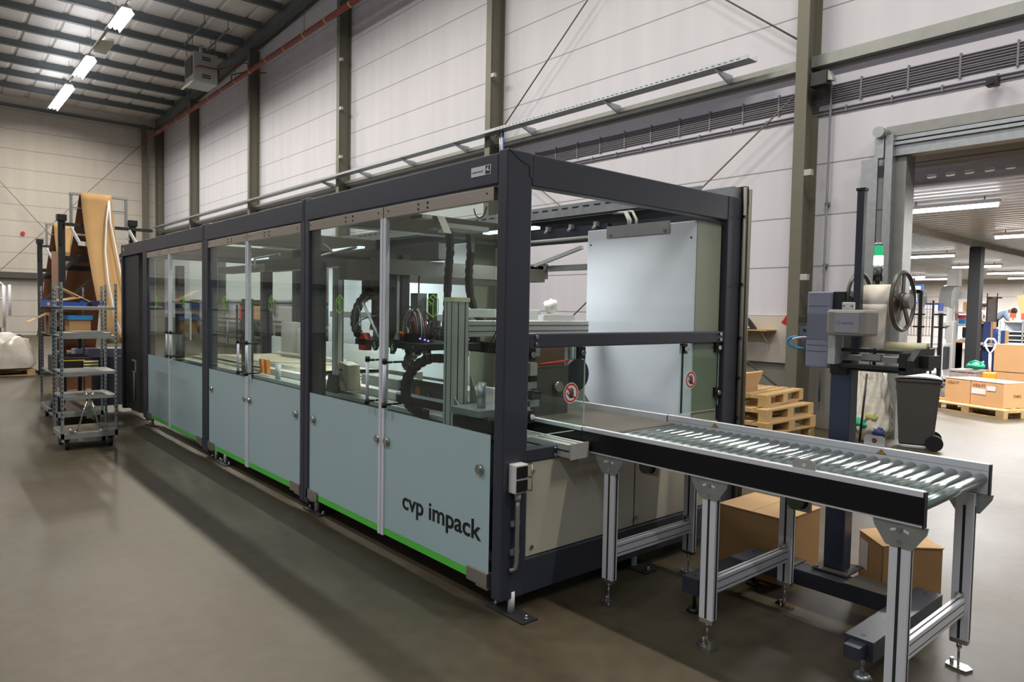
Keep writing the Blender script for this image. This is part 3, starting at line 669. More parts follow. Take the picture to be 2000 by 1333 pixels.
# rear upper duct with small clips seen through the opening
MB().box(2.10, 2.14, 1.15, 2.45, 2.30, 2.44).build('rear_duct', M_ANTH, mc)
m_ = MB().m(M_GALV).box(2.06, 2.16, .2, 8.8, 2.535, 2.56).box(2.06, 2.065, .2, 8.8, 2.56, 2.64); m_.m(M_SLOT)
for i in range(40): m_.box(2.055, 2.060, .3+i*.13, .37+i*.13, 2.60, 2.612)
m_.build('rear_tray', None, mc)
for yy in (1.25, 1.55, 1.85, 2.15): MB().box(2.06, 2.10, yy, yy+.035, 2.42, 2.46).cyl((2.05, yy, 2.42), (2.05, yy+.03, 2.40), .012, 8).build('clip', M_LGREY, mc)
MB().cyl((2.05, 1.25, 2.33), (2.05, 2.42, 2.33), .014, 8).build('rear_rod', M_ALUF, mc)
MB().bar((2.0, 1.35, 2.24), (2.0, 1.95, 2.10), .03, .03).box(2.0, 2.06, 1.15, 1.22, 2.02, 2.22).build('rear_arm', M_ALUF, mc)
MB().tube(bez((2.0, 1.9, 2.12), (2.0, 1.95, 2.0), (2.0, 1.8, 1.98), (2.0, 1.78, 2.1)), .006, 6).build('rear_cable', M_BLACK, mc)
MB().box(2.06, 2.12, 1.15, 2.45, 2.05, 2.10).box(2.06, 2.12, 1.9, 2.2, 1.98, 2.12).build('rear_rail', M_MGREY, mc)
# column of aluminium with grommets on the outside
oc = MB().box(2.30, 2.345, -.02, .06, .08, 2.64).build('outer_profile', M_MDARK, mc, bevel=.003)
MB().cyl((2.295, -.02, .1), (2.295, -.02, 2.63), .014, 10).cyl((2.36, -.02, .1), (2.36, -.02, 2.62), .016, 10).build('outer_pipe', M_STEEL, oc)
MB().box(2.2, 2.30, .02, .4, 2.552, 2.63).build('outer_bracket', M_GALV, oc)
m_ = MB()
for z in (.9, 1.2, 1.5, 1.9, 2.4): m_.box(2.27, 2.31, -.035, -.01, z, z+.02)
m_.build('pipe_clips', M_BLACK, oc)
# ---- machine bed
bed = MB().box(.56, 1.78, .12, 7.5, .25, .84).build('machine_bed', M_MGREY, mc)
MB().box(.35, .55, .12, 7.5, .25, .84).build('bed_front', M_MDARK, mc)
# white/steel transfer table of the near module
tb = MB().box(.60, 1.75, 2.1, 4.9, .86, .93).build('transfer_table', M_ALUF, mc)
m_ = MB()
for i in range(5):
    for j in range(14):
        m_.blob((.70+i*.14, 2.2+j*.14, .93), .022, .022, .022, 10, 6)
m_.build('ball_casters', M_CHROME, tb)['kind'] = 'stuff'
MB().box(.60, .70, 2.1, 4.9, .93, .985).build('table_edge', M_WHITE, tb)
MB().box(.78, 1.0, 2.35, 3.0, .94, 1.06).box(1.05, 1.2, 2.6, 3.1, .94, 1.09).build('table_blocks', M_GALVD, tb)
# large board table in the second and third module
MB().box(.58, 1.75, 4.95, 7.5, .90, .955).build('board_table', M_TABLE, mc)
MB().grid(lambda u, v: (.62+1.1*u, 4.2+3.2*v, .965+.02*math.sin(3*u+2*v)), 6, 6).build('cardboard_sheet', M_TABLE, mc, solid=.004)
MB().box(1.72, 1.75, 2.7, 7.5, .96, 1.22).build('back_guard', M_WHITEC, mc)
MB().cyl((1.62, 4.95, 1.02), (1.62, 7.0, 1.0), .02, 8).cyl((.9, 5.5, .99), (1.5, 4.9, .99), .015, 8).build('white_rod', M_WHITE, mc)
MB().prism([(4.60, .95), (4.66, .95), (4.70, 1.10), (4.64, 1.10)], 'x', .46, .50).prism([(4.48, .95), (4.54, .95), (4.55, 1.10), (4.50, 1.10)], 'x', .46, .50).build('orange_clamp', M_ORG, mc)
MB().cyl((.45, 4.15, .93), (.45, 4.15, 1.08), .028, 12).build('white_bottle', M_WHITE, mc)
MB().box(1.62, 1.75, 6.5, 6.9, .95, 1.45).box(1.62, 1.75, 5.95, 6.35, .95, 1.38).build('white_unit', M_LGREY, mc)
# ---- gantry and robots of the near module
def apost(name, x, y, z0, z1, w=.12):
    p = MB().box(x-w/2, x+w/2, y-w/2, y+w/2, z0, z1).build(name, M_ALUF, mc, bevel=.004)
    m = MB()
    for dy in (-.028, .028): m.box(x-w/2-.001, x-w/2+.001, y+dy-.004, y+dy+.004, z0, z1-.01)
    for dx in (-.028, .028): m.box(x+dx-.004, x+dx+.004, y-w/2-.001, y-w/2+.001, z0, z1-.01)
    m.build('slot', M_SLOT, p); return p
P1 = apost('gantry_post', .38, .96, .84, 1.76)
MB().box(.315, .445, .895, 1.025, 1.735, 1.765).build('end_cap', mat('ivory_cap', (222, 218, 180), .4, var=0), P1)
MB().prism([(.89, .84), (.62, .84), (.89, 1.10)], 'x', .32, .328).prism([(.89, .84), (.66, .84), (.89, 1.25)], 'x', .45, .458).build('gusset', M_GALVD, P1)
P2 = apost('gantry_post', 1.50, .96, .84, 1.50)
MB().prism([(1.44, .84), (1.44, 1.20), (1.75, .84)], 'y', .885, .893).build('gusset', M_GALVD, P2)
g = MB().box(.44, 1.62, .90, 1.02, 1.50, 1.61).build('gantry_beam', M_ALUF, mc, bevel=.004)
MB().box(.44, 1.621, .898, .90, 1.535, 1.540).box(.44, 1.621, .898, .90, 1.575, 1.580).build('slot', M_SLOT, g)
g = MB().box(.44, 1.25, 1.06, 1.12, 1.63, 1.69).build('upper_rail', M_ALUF, mc, bevel=.003)
MB().box(1.15, 1.48, .92, .98, 1.615, 1.655).build('rail_end_block', M_WHITE, g)
MB().blob((1.30, 1.0, 1.72), .06, .05, .05, 12, 8, .25).build('plastic_wad', mat('clear_film_wad', (232, 230, 222), .3, var=.1, scale=20), g)
gb = MB().box(-.0+.14, 1.75, 1.55, 1.70, 1.93, 2.04).build('gantry_crossbeam', M_DUST, mc)
MB().box(.14, 1.75, 2.05, 2.2, 1.90, 2.06).build('gantry_crossbeam', M_DUST, mc)
MB().box(.60, .72, 1.50, 4.9, 2.06, 2.18).build('gantry_rail', M_DUST, mc)
MB().box(.9, 1.1, 4.0, 7.4, 2.12, 2.2).build('gantry_rail', M_MGREY, mc)
MB().tube([(.5, 2.6, 2.2), (.6, 3.4, 2.18), (.7, 4.4, 2.1)], .012, 6).tube([(.4, 3.0, 2.24), (.9, 3.6, 2.12), (1.3, 3.9, 2.14)], .010, 6).tube([(.4, 4.0, 2.2), (.6, 5.2, 2.22), (.9, 6.0, 2.15)], .012, 6).build('upper_pipes', M_LGREY, mc)
for x0, x1, y0 in ((.24, .30, 1.60), (.335, .40, 1.58), (.52, .62, 2.30)):
    MB().box(x0, x1, y0, y0+.06, 1.50, 2.08).build('vertical_axis', M_MDARK, mc)
MB().box(.305, .328, 1.60, 1.63, 1.45, 1.93).build('axis_rail', M_ALU, mc)
MB().box(.46, .66, 2.28, 2.42, 1.75, 2.10).build('axis_cover', M_DUST, mc)
# steel rods and actuators
MB().box(.46, .54, 1.56, 1.66, 1.50, 1.80).build('actuator', M_MGREY, mc)
MB().box(.54, .58, 1.48, 1.54, 1.46, 1.80).build('actuator', M_MDARK, mc)
for _p in ((.50, 1.61), (.52, 1.30)): MB().cyl((_p[0], _p[1], 1.46), (_p[0], _p[1], 1.93), .006, 6).build('actuator_rod', M_MDARK, mc)
MB().cyl((.42, 2.32, 1.72), (.40, 2.02, 1.44), .012, 8).build('pneumatic_cylinder', M_ALU, mc)
hd = MB().box(.34, .95, 1.30, 2.30, 1.385, 1.43).build('gripper_head', M_MDARK, mc)
m_ = MB(); random.seed(3)
for i in range(34):
    x = random.uniform(.34, .9); y = random.uniform(1.35, 2.2); w = random.uniform(.02, .06)
    m_.m(random.choice((M_MDARK, M_MGREY, M_DUST, M_BLACK, M_GALVD))).box(x, x+w, y, y+w*1.2, 1.43, 1.43+random.uniform(.03, .16))
for i in range(14):
    x = random.uniform(.34, .9); y = random.uniform(1.35, 2.25)
    m_.m(random.choice((M_GALVD, M_MDARK, M_CHROME))).cyl((x, y, 1.385), (x, y, 1.33), .014, 8, .022)
m_.build('valve_blocks', None, hd)
for i in range(38):
    a = Vector((random.uniform(.32, .8), random.uniform(1.25, 2.2), 1.47)); b = Vector((random.uniform(.28, .6), random.uniform(1.4, 2.3), 1.5))
    h = random.uniform(.08, .34)
    MB().tube(bez(a, a+Vector((0, 0, h)), b+Vector((0, 0, h)), b, 10), random.choice((.004, .006, .008)), 6).build('hose', random.choice((M_BLACK, M_MDARK, M_LGREY, M_GALVD, M_RED, M_BLACK)), hd)
m_ = MB()
for (x, y, z) in ((.34, 1.34, 1.47), (.34, 1.28, 1.465), (.33, 1.22, 1.46), (.5, .55, 1.15)): m_.blob((x, y, z), .007, .007, .007, 8, 6)
m_.build('indicator_led', emis('violet_led', (110, 90, 255), 5), hd)
MB().tube([(.33, 1.80, 1.50), (.33, 1.66, 1.505), (.33, 1.55, 1.50)], .012, 8).build('orange_hose', M_ORG, hd)
for y, ch in ((1.911, '5'), (1.646, '6')):
    d = MB().cyl((.30, y, 1.395), (.312, y, 1.395), .042, 24).build('number_disc', M_BLACK, hd)
    text('number', ch, .075, mat('pale_green_ink', (200, 240, 170), .5, var=0), d, frame((.2985, y+.022, 1.369), (0, -1, 0), (0, 0, 1)), extrude=.0008)
MB().cyl((.30, 1.40, 1.39), (.312, 1.40, 1.39), .026, 20).build('small_disc', M_BLACK, hd)
MB().prism([(2.24, 1.34), (2.14, 1.34), (2.12, 1.42), (2.18, 1.48), (2.25, 1.42)], 'x', .34, .40).build('red_gripper', M_REDB, hd)
# cable chains
def chain(name, pts, w, h, up, step=.028):
    pts = [Vector(p) for p in pts]; m = MB(); d = 0; L = []
    for i in range(len(pts)-1):
        n = max(1, int((pts[i+1]-pts[i]).length/step))
        for k in range(n): L.append(pts[i].lerp(pts[i+1], k/n))
    L.append(pts[-1])
    for i in range(len(L)-1):
        e = 1.0 if i % 2 else .86
        m.m(M_BLACK).bar(L[i], L[i+1].lerp(L[i], -.12), w*e, h*e, up)
    return m.build(name, None, mc)
def smooth(P, n=6):
    P = [Vector(p) for p in P]; o = []
    for i in range(len(P)-1):
        p0 = P[max(i-1, 0)]; p1 = P[i]; p2 = P[i+1]; p3 = P[min(i+2, len(P)-1)]
        for k in range(n):
            t = k/n; o.append(.5*((2*p1)+(p2-p0)*t+(2*p0-5*p1+4*p2-p3)*t*t+(3*p1-p0-3*p2+p3)*t**3))
    o.append(P[-1]); return o
chain('cable_chain', smooth([(.35, 1.05, 1.345), (.35, 1.22, 1.335), (.35, 1.42, 1.26), (.35, 1.545, 1.12), (.35, 1.51, 1.0), (.35, 1.40, .95), (.35, 1.27, .93)]), .06, .055, (1, 0, 0))
chain('cable_chain', smooth([(.9, 1.1, 1.40), (.9, 1.76, 1.40), (.9, 2.05, 1.37), (.9, 2.30, 1.29), (.9, 2.42, 1.16)]), .08, .06, (1, 0, 0))
mpl = MB().box(.60, .62, 1.36, 1.90, .93, 1.12).build('side_plate', M_DUST, mc)
MB().cyl((.60, 1.74, 1.04), (.585, 1.74, 1.04), .035, 20).build('brass_knob', mat('brass_knob', (190, 120, 60), .35, .5), mpl)
MB().cyl((.60, 1.60, 1.03), (.58, 1.60, 1.03), .022, 14).build('bolt_head', M_CHROME, mpl)
chain('cable_chain', [(.48, 1.20, 2.24)]+bez((.48, 1.18, 2.1), (.48, 1.22, 1.9), (.48, 1.2, 1.7), (.48, 1.22, 1.6), 10), .06, .03, (0, 0, 1))
chain('cable_chain', [(.66, 1.20, 2.24)]+bez((.66, 1.18, 2.1), (.66, 1.22, 1.9), (.66, 1.2, 1.7), (.80, 1.22, 1.6), 10), .06, .03, (0, 0, 1))
chain('cable_chain', smooth([(.45, 2.24, 1.82), (.45, 2.43, 1.72), (.45, 2.52, 1.58), (.45, 2.45, 1.46), (.45, 2.28, 1.41)]), .06, .055, (1, 0, 0))
# post, tilted control box and rails at the left pane
apost('rear_alu_post', .60, 3.12, .84, 2.05, .08)
cbx = MB().prism([(2.95, .93), (2.60, .96), (2.62, 1.18), (2.78, 1.20)], 'x', .44, .56).build('control_box', mat('beige_box', (206, 196, 168), .5), mc, bevel=.006)
MB().bar((.43, 2.98, .98), (.43, 2.78, .90), .02, .16).box(.425, .44, 2.78, 2.96, .94, 1.08).build('box_bracket', M_MDARK, cbx)
m_ = MB()
for k in range(3): m_.cyl((.44, 2.74-.0*k, 1.13-.035*k), (.425, 2.74, 1.13-.035*k), .014, 8)
m_.build('connector', M_BLACK, cbx)
for k in range(3): MB().tube(bez((.42, 2.74, 1.13-.035*k), (.38, 2.70, 1.13-.035*k), (.40, 2.60, 1.10), (.42, 2.60, .97)), .005, 6).build('connector_cable', M_MGREY, cbx)
MB().box(.17, .20, 2.54, 2.86, .86, 2.05).build('dark_side_panel', M_MDARK, mc)
MB().box(.36, .44, 7.35, 7.5, .86, 2.2).box(.36, .42, 4.75, 4.95, .86, 1.75).build('inner_stand', M_MDARK, mc)
# motor plate and grippers behind the end guard
mp = MB().box(.80, 1.12, .62, .66, .96, 1.30).build('motor_plate', M_DUST, mc)
MB().cyl((1.00, .62, 1.16), (1.00, .58, 1.16), .035, 20).build('motor_shaft', M_STAIN, mp)
MB().box(.80, 1.12, .66, .9, 1.30, 1.46).build('motor_housing', mat('brown_housing', (96, 70, 54), .6), mp)
MB().tube([(.82, .60, 1.32), (.95, .59, 1.33), (1.1, .60, 1.34)], .008, 6).build('red_cable', M_REDB, mp)
MB().cyl((1.30, .75, 1.22), (1.30, .70, 1.22), .12, 24).build('belt_wheel', M_BLACK, mp)
gr = MB().box(.44, .52, .42, .52, .95, 1.50).build('gripper_column', M_MGREY, mc)
m_ = MB()
m_.m(M_LGREY).box(.34, .50, .36, .44, 1.38, 1.44).box(.50, .56, .34, .44, 1.28, 1.36).box(.32, .48, .36, .46, 1.18, 1.22)
m_.m(M_GALV).box(.50, .60, .36, .44, 1.40, 1.46).box(.46, .56, .34, .42, 1.20, 1.24).box(.52, .60, .36, .44, 1.08, 1.12).cyl((.4, .40, 1.22), (.4, .40, 1.38), .025, 12)
m_.m(M_BLACK).box(.52, .58, .36, .44, 1.24, 1.28).box(.50, .58, .32, .40, 1.13, 1.18).box(.30, .44, .36, .44, 1.10, 1.18)
m_.build('gripper_blocks', None, gr)
m_ = MB().box(.22, .575, .5, .8, 1.02, 1.06).cyl((.34, .62, 1.06), (.34, .62, 1.22), .028, 14).box(.30, .50, .5, .7, .93, 1.02)
m_.m(M_GALV); m_.build('clamp_table', M_GALV, mc)
MB().box(.26, .575, .46, .82, .93, 1.0).build('clamp_base', M_BLACK, mc)
for i in range(3):
    a = Vector((.36+.03*i, .44, 1.46)); MB().tube(bez(a, a+Vector((0, -.02, .12)), a+Vector((.1, .15, .2)), a+Vector((.12, .3, -.05)), 8), .005, 6).build('hose', M_BLACK, gr)
# door-side lamps and cables under the top bar
MB().prism([(.72, 2.16), (.78, 2.16), (.84, 2.27), (.80, 2.27)], 'x', .10, .16).build('work_light', M_LGREY, mc)
MB().tube(bez((.10, .42, 2.28), (.10, .40, 2.20), (.10, .32, 2.20), (.10, .30, 2.28)), .004, 6).build('sensor_cable', M_BLACK, mc)
MB().box(.12, .2, 1.0, 1.14, 2.28, 2.30).box(.2, .6, .9, 1.1, 2.22, 2.25).build('top_fixture', M_ALUF, mc)

# belt conveyor inside the machine
bc = thing('belt_conveyor', 'grey rubber belt conveyor passing out through the end of the machine', 'conveyor', (1.01, 1.0, .84))
MB().box(.625, 1.395, -.09, 2.05, .925, .962).cyl((.625, -.09, .9435), (1.395, -.09, .9435), .0185, 16).build('belt', M_RUB, bc)
for x0, x1, nm in ((.583, .613, 0), (1.406, 1.436, 1)):
    r_ = MB().box(x0, x1, -.03, 2.05, .87, 1.005).build('side_rail', M_ALU, bc, bevel=.002)
    if x0 < 1: MB().box(x0-.003, x0, -.03, 2.05, .89, .982).build('rail_cover', M_BLACKM, r_)

# ================================================================== ROLLER CONVEYOR
rc = thing('roller_conveyor', 'gravity roller conveyor on aluminium legs leading out of the machine', 'conveyor', (1.01, -.95, 0))
for x0, x1, out in ((.583, .613, -1), (1.406, 1.436, 1)):
    r_ = MB().box(x0, x1, -1.875, -.036, .863, 1.007).build('side_rail', M_ALU, rc, bevel=.0015)
    xo = x0 if out < 0 else x1
    MB().box(min(xo, xo+out*.004), max(xo, xo+out*.004), -1.875, -.036, .874, .984).build('black_cover', M_BLACKM, r_)
    MB().box(x0-.001, x1+.001, -1.881, -1.875, .86, 1.005).build('end_cap', M_BLACK, r_)
    MB().box(x0-.001, x1+.001, -.036, -.030, .863, 1.004).build('joint_seal', M_BLACK, r_)
    if out > 0: MB().box(1.4055, 1.406, -1.87, -.04, .972, .974).build('groove', M_MGREY, r_)
for i in range(29):
    yy = -1.845+i*.0607
    MB().cyl((.615, yy, .935), (1.404, yy, .935), .025, 20).build('roller', M_ROLL if False else mat('zinc_roller', (168, 184, 182), .2, .85, var=.04, scale=8), rc)
# legs
for yl, full in ((-.24, 1), (-.90, 1), (-1.79, 1)):
    for xs, so in ((.60, -1), (1.38, 1)):
        lg = MB().box(xs, xs+.04, yl-.04, yl+.04, .145, .862).build('leg', M_ALU, rc, bevel=.003)
        xo = xs-.0008 if so < 0 else xs
        MB().box(xs-.0012, xs+.0412, yl-.006, yl+.006, .15, .80).box(xs+.014, xs+.026, yl-.0412, yl+.0412, .15, .80).build('leg_slot', M_SLOT, lg)
        xb = xs-.006 if so < 0 else xs+.04
        MB().prism([(yl-.105, .862), (yl+.105, .862), (yl+.10, .835), (yl+.052, .762), (yl-.052, .762), (yl-.10, .835)], 'x', xb, xb+.006).build('leg_bracket', M_GALV, lg)
        m = MB(); q = xb-.006 if so < 0 else xb+.006
        m.cyl((q, yl, .835), (q+.008*(1 if so < 0 else 1), yl, .835), .010, 10).cyl((q, yl, .785), (q+.008, yl, .785), .009, 10); m.build('bracket_bolt', M_CHROME, lg)
        m = MB().bar((xb-.0008 if so < 0 else xb+.0068, yl-.035, .826), (xb-.0008 if so < 0 else xb+.0068, yl-.015, .834), .001, .010).bar((xb-.0008 if so < 0 else xb+.0068, yl+.035, .826), (xb-.0008 if so < 0 else xb+.0068, yl+.015, .834), .001, .010)
        m.build('bracket_slot', M_WHITEC, lg)
        MB().box(xs+.002, xs+.038, yl-.038, yl+.038, .125, .145).cyl((xs+.02, yl, .012), (xs+.02, yl, .13), .006, 10).cyl((xs+.02, yl, .10), (xs+.02, yl, .125), .012, 6).build('leg_foot', M_CHROME, lg)
        MB().prism([(xs-.02, yl-.045), (xs+.03, yl-.06), (xs+.06, yl-.03), (xs+.065, yl+.03), (xs+.04, yl+.055), (xs+.0, yl+.05), (xs-.015, yl+.01)], 'z', 0, .010).cyl((xs+.045, yl+.035, .01), (xs+.045, yl+.035, .03), .009, 6).build('foot_pad', M_CHROME, lg)
    cx = MB().box(.64, 1.38, yl-.02, yl+.02, .27, .35).build('crossbar', M_ALU, rc, bevel=.002)
    MB().box(.64, 1.38, yl-.003, yl+.003, .349, .3508).box(.64, 1.38, yl-.0208, yl+.0208, .288, .292).box(.64, 1.38, yl-.0208, yl+.0208, .328, .332).build('crossbar_slot', M_SLOT, cx)
    MB().box(1.35, 1.38, yl-.014, yl+.014, .35, .38).cyl((1.365, yl, .375), (1.345, yl, .375), .009, 8).build('angle_bracket', M_CHROME, cx)
# photo sensor plates
for xp, y0, z1, red in ((.586, -1.44, 1.05, 0), (1.430, -1.40, 1.062, 1)):
    p_ = MB().prism([(y0, .99), (y0, z1-.012), (y0+.012, z1), (y0+.093, z1), (y0+.105, z1-.012), (y0+.105, .99)], 'x', xp, xp+.003).build('sensor_plate', M_LGREY, rc)
    if red:
        MB().cyl((xp-.002, y0+.052, 1.036), (xp-.001, y0+.052, 1.036), .013, 8).build('reflector', M_BLACK, p_); MB().cyl((xp-.003, y0+.052, 1.036), (xp-.002, y0+.052, 1.036), .007, 10).build('red_lens', M_REDB, p_)
    else: MB().cyl((xp-.002, y0+.052, 1.024), (xp, y0+.052, 1.024), .009, 12).build('sensor_hole', M_WHITE, p_)
for ys in (-.40, -1.395):
    w = MB(); w.m(M_BLACK).prism([(ys+.026, .975), (ys-.026, .975), (ys, 1.0)], 'x', 1.4040, 1.4045); w.m(mat('warning_yellow', (226, 168, 40), .45, var=0)).prism([(ys+.020, .9775), (ys-.020, .9775), (ys, .9965)], 'x', 1.4034, 1.4040)
    w.m(M_BLACK).prism([(ys+.002, .994), (ys+.005, .986), (ys+.001, .986), (ys-.001, .979), (ys-.004, .988), (ys, .988)], 'x', 1.4028, 1.4034)
    w.build('warning_triangle', None, rc)
for yk in (-.33, -1.24):
    k_ = MB().box(.84, .86, yk-.06, yk+.05, .74, .862).build('knob_plate', M_LGREY, rc)
    MB().cyl((.84, yk, .79), (.80, yk, .79), .038, 24).build('round_knob', mat('grey_green_knob', (96, 112, 106), .4, var=.02), k_)
    MB().cyl((.845, yk-.012, .79), (.838, yk-.012, .79), .040, 20).build('knob_ring', M_BLACK, k_)

# ================================================================== LABEL PRINTER STAND
lp = thing('label_printer_stand', 'label printer on a dark steel stand beyond the conveyor with a green signal lamp', 'label printer', (1.5, -1.07, 0))
MB().box(1.48, 1.62, -1.47, -.66, .115, .21).build('base_beam', M_ANTH, lp, bevel=.006)
for y0 in (-.90, -1.42): MB().box(1.47, 1.65, y0, y0+.22, .21, .216).build('base_plate', M_DUST, lp)
for y0, y1, xe in ((-1.60, -1.47, 1.76), (-.66, -.56, 1.62)):
    f = MB().m(M_ANTH).box(.88, xe, y0, y1, .11, .205).m(M_BLACK).cyl((.93, (y0+y1)/2, .2052), (.93, (y0+y1)/2, .2062), .012, 12).cyl((xe-.06, (y0+y1)/2, .2052), (xe-.06, (y0+y1)/2, .2062), .012, 12).build('foot_beam', None, lp)
    for xx in (.93, xe-.06): MB().cyl((xx, (y0+y1)/2, .02), (xx, (y0+y1)/2, .12), .010, 10).cyl((xx, (y0+y1)/2, 0), (xx, (y0+y1)/2, .022), .045, 20, .03).build('levelling_foot', M_BLACK if xx > 1 or y0 > -1 else M_GALV, f)
MB().box(.80, .88, -1.57, -1.50, .13, .19).build('tie_lug', M_ANTH, lp)
MB().box(1.55, 1.78, -1.18, -.98, .216, .226).build('column_plate', M_DUST, lp)
m_ = MB()
for a, b in ((1.57, -1.0), (1.57, -1.16), (1.76, -1.0), (1.76, -1.16)): m_.cyl((a, b, .226), (a, b, .238), .012, 6)
m_.build('plate_bolt', M_CHROME, lp)
MB().box(1.61, 1.71, -1.135, -1.02, .226, 1.44).build('column', mat('navy_column', (52, 62, 84), .4, var=.02), lp, bevel=.005)
MB().box(1.69, 1.73, -1.135, -1.095, 1.44, 2.41).build('mast', M_ANTH, lp, bevel=.002)
MB().box(1.685, 1.735, -1.14, -1.09, 2.405, 2.42).build('mast_cap', M_BLACK, lp)
pr_ = MB().box(1.62, 1.86, -.995, -.86, 1.385, 1.83).build('printer_housing', M_BLGREY, lp, bevel=.008)
MB().box(1.66, 1.88, -1.06, -.995, 1.40, 1.83).build('printer_side', M_MDARK, pr_)
MB().box(1.617, 1.62, -.985, -.87, 1.745, 1.749).box(1.617, 1.62, -.985, -.87, 1.515, 1.519).box(1.617, 1.62, -.985, -.87, 1.48, 1.484).box(1.617, 1.62, -.985, -.865, 1.55, 1.7).build('housing_groove', mat('groove_grey', (116, 120, 136), .5, var=0), pr_)
vb = MB().box(1.66, 1.74, -.86, -.80, 1.53, 1.62).build('connector_block', mat('slate_block', (96, 104, 122), .5, var=0), lp)
MB().cyl((1.66, -.83, 1.60), (1.655, -.83, 1.60), .008, 8).cyl((1.66, -.82, 1.56), (1.655, -.82, 1.56), .008, 8).cyl((1.66, -.845, 1.56), (1.655, -.845, 1.56), .008, 8).build('socket', M_BLACK, vb)
MB().tube(bez((1.64, -.80, 1.56), (1.62, -.72, 1.56), (1.62, -.72, 1.49), (1.64, -.84, 1.49)), .008, 8).build('blue_hose', M_SKYB, vb)
MB().tube(bez((1.64, -.87, 1.56), (1.6, -.82, 1.56), (1.6, -.80, 1.55), (1.62, -.78, 1.545)), .006, 8).build('white_hose', M_WHITE, vb)
cbx = MB().box(1.42, 1.60, -1.28, -1.07, 1.582, 1.725).build('terminal_box', M_WARM, lp, bevel=.015)
MB().box(1.417, 1.42, -1.25, -1.12, 1.60, 1.71).build('label_field', mat('label_field_grey', (160, 160, 170), .4, var=0), cbx, bevel=.001)
text('lettering', 'weidm\u00fcller', .024, mat('grey_print', (118, 120, 132), .5, var=0), cbx, frame((1.4165, -1.155, 1.645), (0, -1, 0), (0, 0, 1)), extrude=.0003, sx=.62)
MB().tube([(1.4165, -1.138+.009*math.cos(t), 1.653+.009*math.sin(t)) for t in [k*PI/6 for k in range(12)]], .0012, 5, closed=True).build('ring_logo', MATS['grey_print'], cbx)
MB().box(1.44, 1.46, -1.21, -1.145, 1.725, 1.765).build('white_lug', M_WHITE, cbx, bevel=.004)
MB().cyl((1.44, -1.155, 1.745), (1.437, -1.155, 1.745), .006, 8).cyl((1.44, -1.20, 1.745), (1.437, -1.20, 1.745), .006, 8).build('lug_screw', M_GALVD, cbx)
MB().box(1.50, 1.60, -1.09, -1.05, 1.42, 1.60).build('support_bar', M_ALUF, lp)
rl = MB().cyl((1.86, -1.10, 1.765), (1.86, -1.27, 1.765), .112, 40).build('label_roll', M_PAPER, lp)
MB().cyl((1.86, -1.27, 1.765), (1.86, -1.272, 1.765), .06, 30).build('roll_core', mat('core_card', (190, 150, 100), .8), rl)
def wheel(y, R):
    m = MB()
    m.tube([(1.86+R*math.cos(t), y, 1.78+R*math.sin(t)) for t in [k*2*PI/40 for k in range(40)]], .012, 8, closed=True)
    for k in range(5):
        a = PI/2+k*2*PI/5; m.bar((1.86+.02*math.cos(a), y, 1.78+.02*math.sin(a)), (1.86+R*.98*math.cos(a), y, 1.78+R*.98*math.sin(a)), .034, .008, up=(0, 1, 0))
    m.cyl((1.86, y+.012, 1.78), (1.86, y-.012, 1.78), .05, 20)
    return m
wl = wheel(-1.30, .165).build('reel_wheel', mat('reel_grey', (92, 88, 88), .4, .3), lp)
MB().cyl((1.86, -1.30, 1.78), (1.86, -1.345, 1.78), .042, 24).build('hub_knob', M_WARM, wl)
wheel(-1.06, .165).build('reel_wheel', MATS['reel_grey'], lp)
MB().grid(lambda u, v: (1.75-.03*u, -1.10-.16*v, 1.77-.26*u), 6, 2).build('paper_web', M_PAPER, lp, solid=.001)
MB().cyl((1.80, -1.22, 1.515), (1.80, -1.46, 1.515), .034, 20).build('spent_roll', mat('pale_liner_roll', (216, 214, 176), .5, var=.02), lp)
MB().cyl((1.80, -1.461, 1.515), (1.80, -1.464, 1.515), .016, 16).build('roll_end', M_MDARK, lp)
ap = MB().box(1.56, 1.60, -1.44, -1.08, 1.40, 1.425).box(1.56, 1.86, -1.44, -1.40, 1.38, 1.50).box(1.60, 1.86, -1.42, -1.08, 1.385, 1.40).box(1.58, 1.62, -1.40, -1.08, 1.49, 1.51).build('applicator_frame', M_MDARK, lp, bevel=.004)
MB().prism([(1.56, 1.40), (1.56, 1.46), (1.66, 1.52), (1.86, 1.52), (1.86, 1.40)], 'y', -1.475, -1.44).build('side_cheek', M_MDARK, ap)
MB().box(1.60, 1.70, -1.38, -1.12, 1.44, 1.47).box(1.58, 1.62, -1.30, -1.20, 1.45, 1.482).build('peel_plate', M_LGREY, ap)
MB().box(1.64, 1.80, -1.52, -1.475, 1.42, 1.485).build('end_block', M_BLACK, ap)
MB().cyl((1.60, -1.11, 1.40), (1.57, -1.11, 1.40), .02, 12).build('pivot', M_BLACK, ap)
MB().box(1.60, 1.74, -1.12, -1.02, 1.36, 1.42).build('head_bracket', M_BLACK, lp)
sg = MB().cyl((1.93, -1.13, 1.86), (1.93, -1.13, 1.92), .013, 12).cyl((1.93, -1.13, 1.90), (1.93, -1.13, 1.965), .026, 16).build('signal_lamp_base', M_BLACK, lp)
MB().cyl((1.93, -1.13, 1.4), (1.93, -1.13, 1.87), .010, 10).build('lamp_pole', M_MDARK, sg)
MB().cyl((1.93, -1.13, 1.965), (1.93, -1.13, 1.995), .0255, 16).build('lamp_collar', M_GALV, sg)
MB().cyl((1.93, -1.13, 1.995), (1.93, -1.13, 2.05), .026, 20).build('green_lamp', emis('signal_green_lit', (120, 255, 190), 9), sg)
MB().cyl((1.93, -1.13, 2.05), (1.93, -1.13, 2.11), .024, 20).build('green_lens', emis('signal_green_dim', (60, 190, 130), .9), sg)
MB().cyl((1.93, -1.13, 2.11), (1.93, -1.13, 2.125), .025, 20).build('lamp_cap', M_GALV, sg)

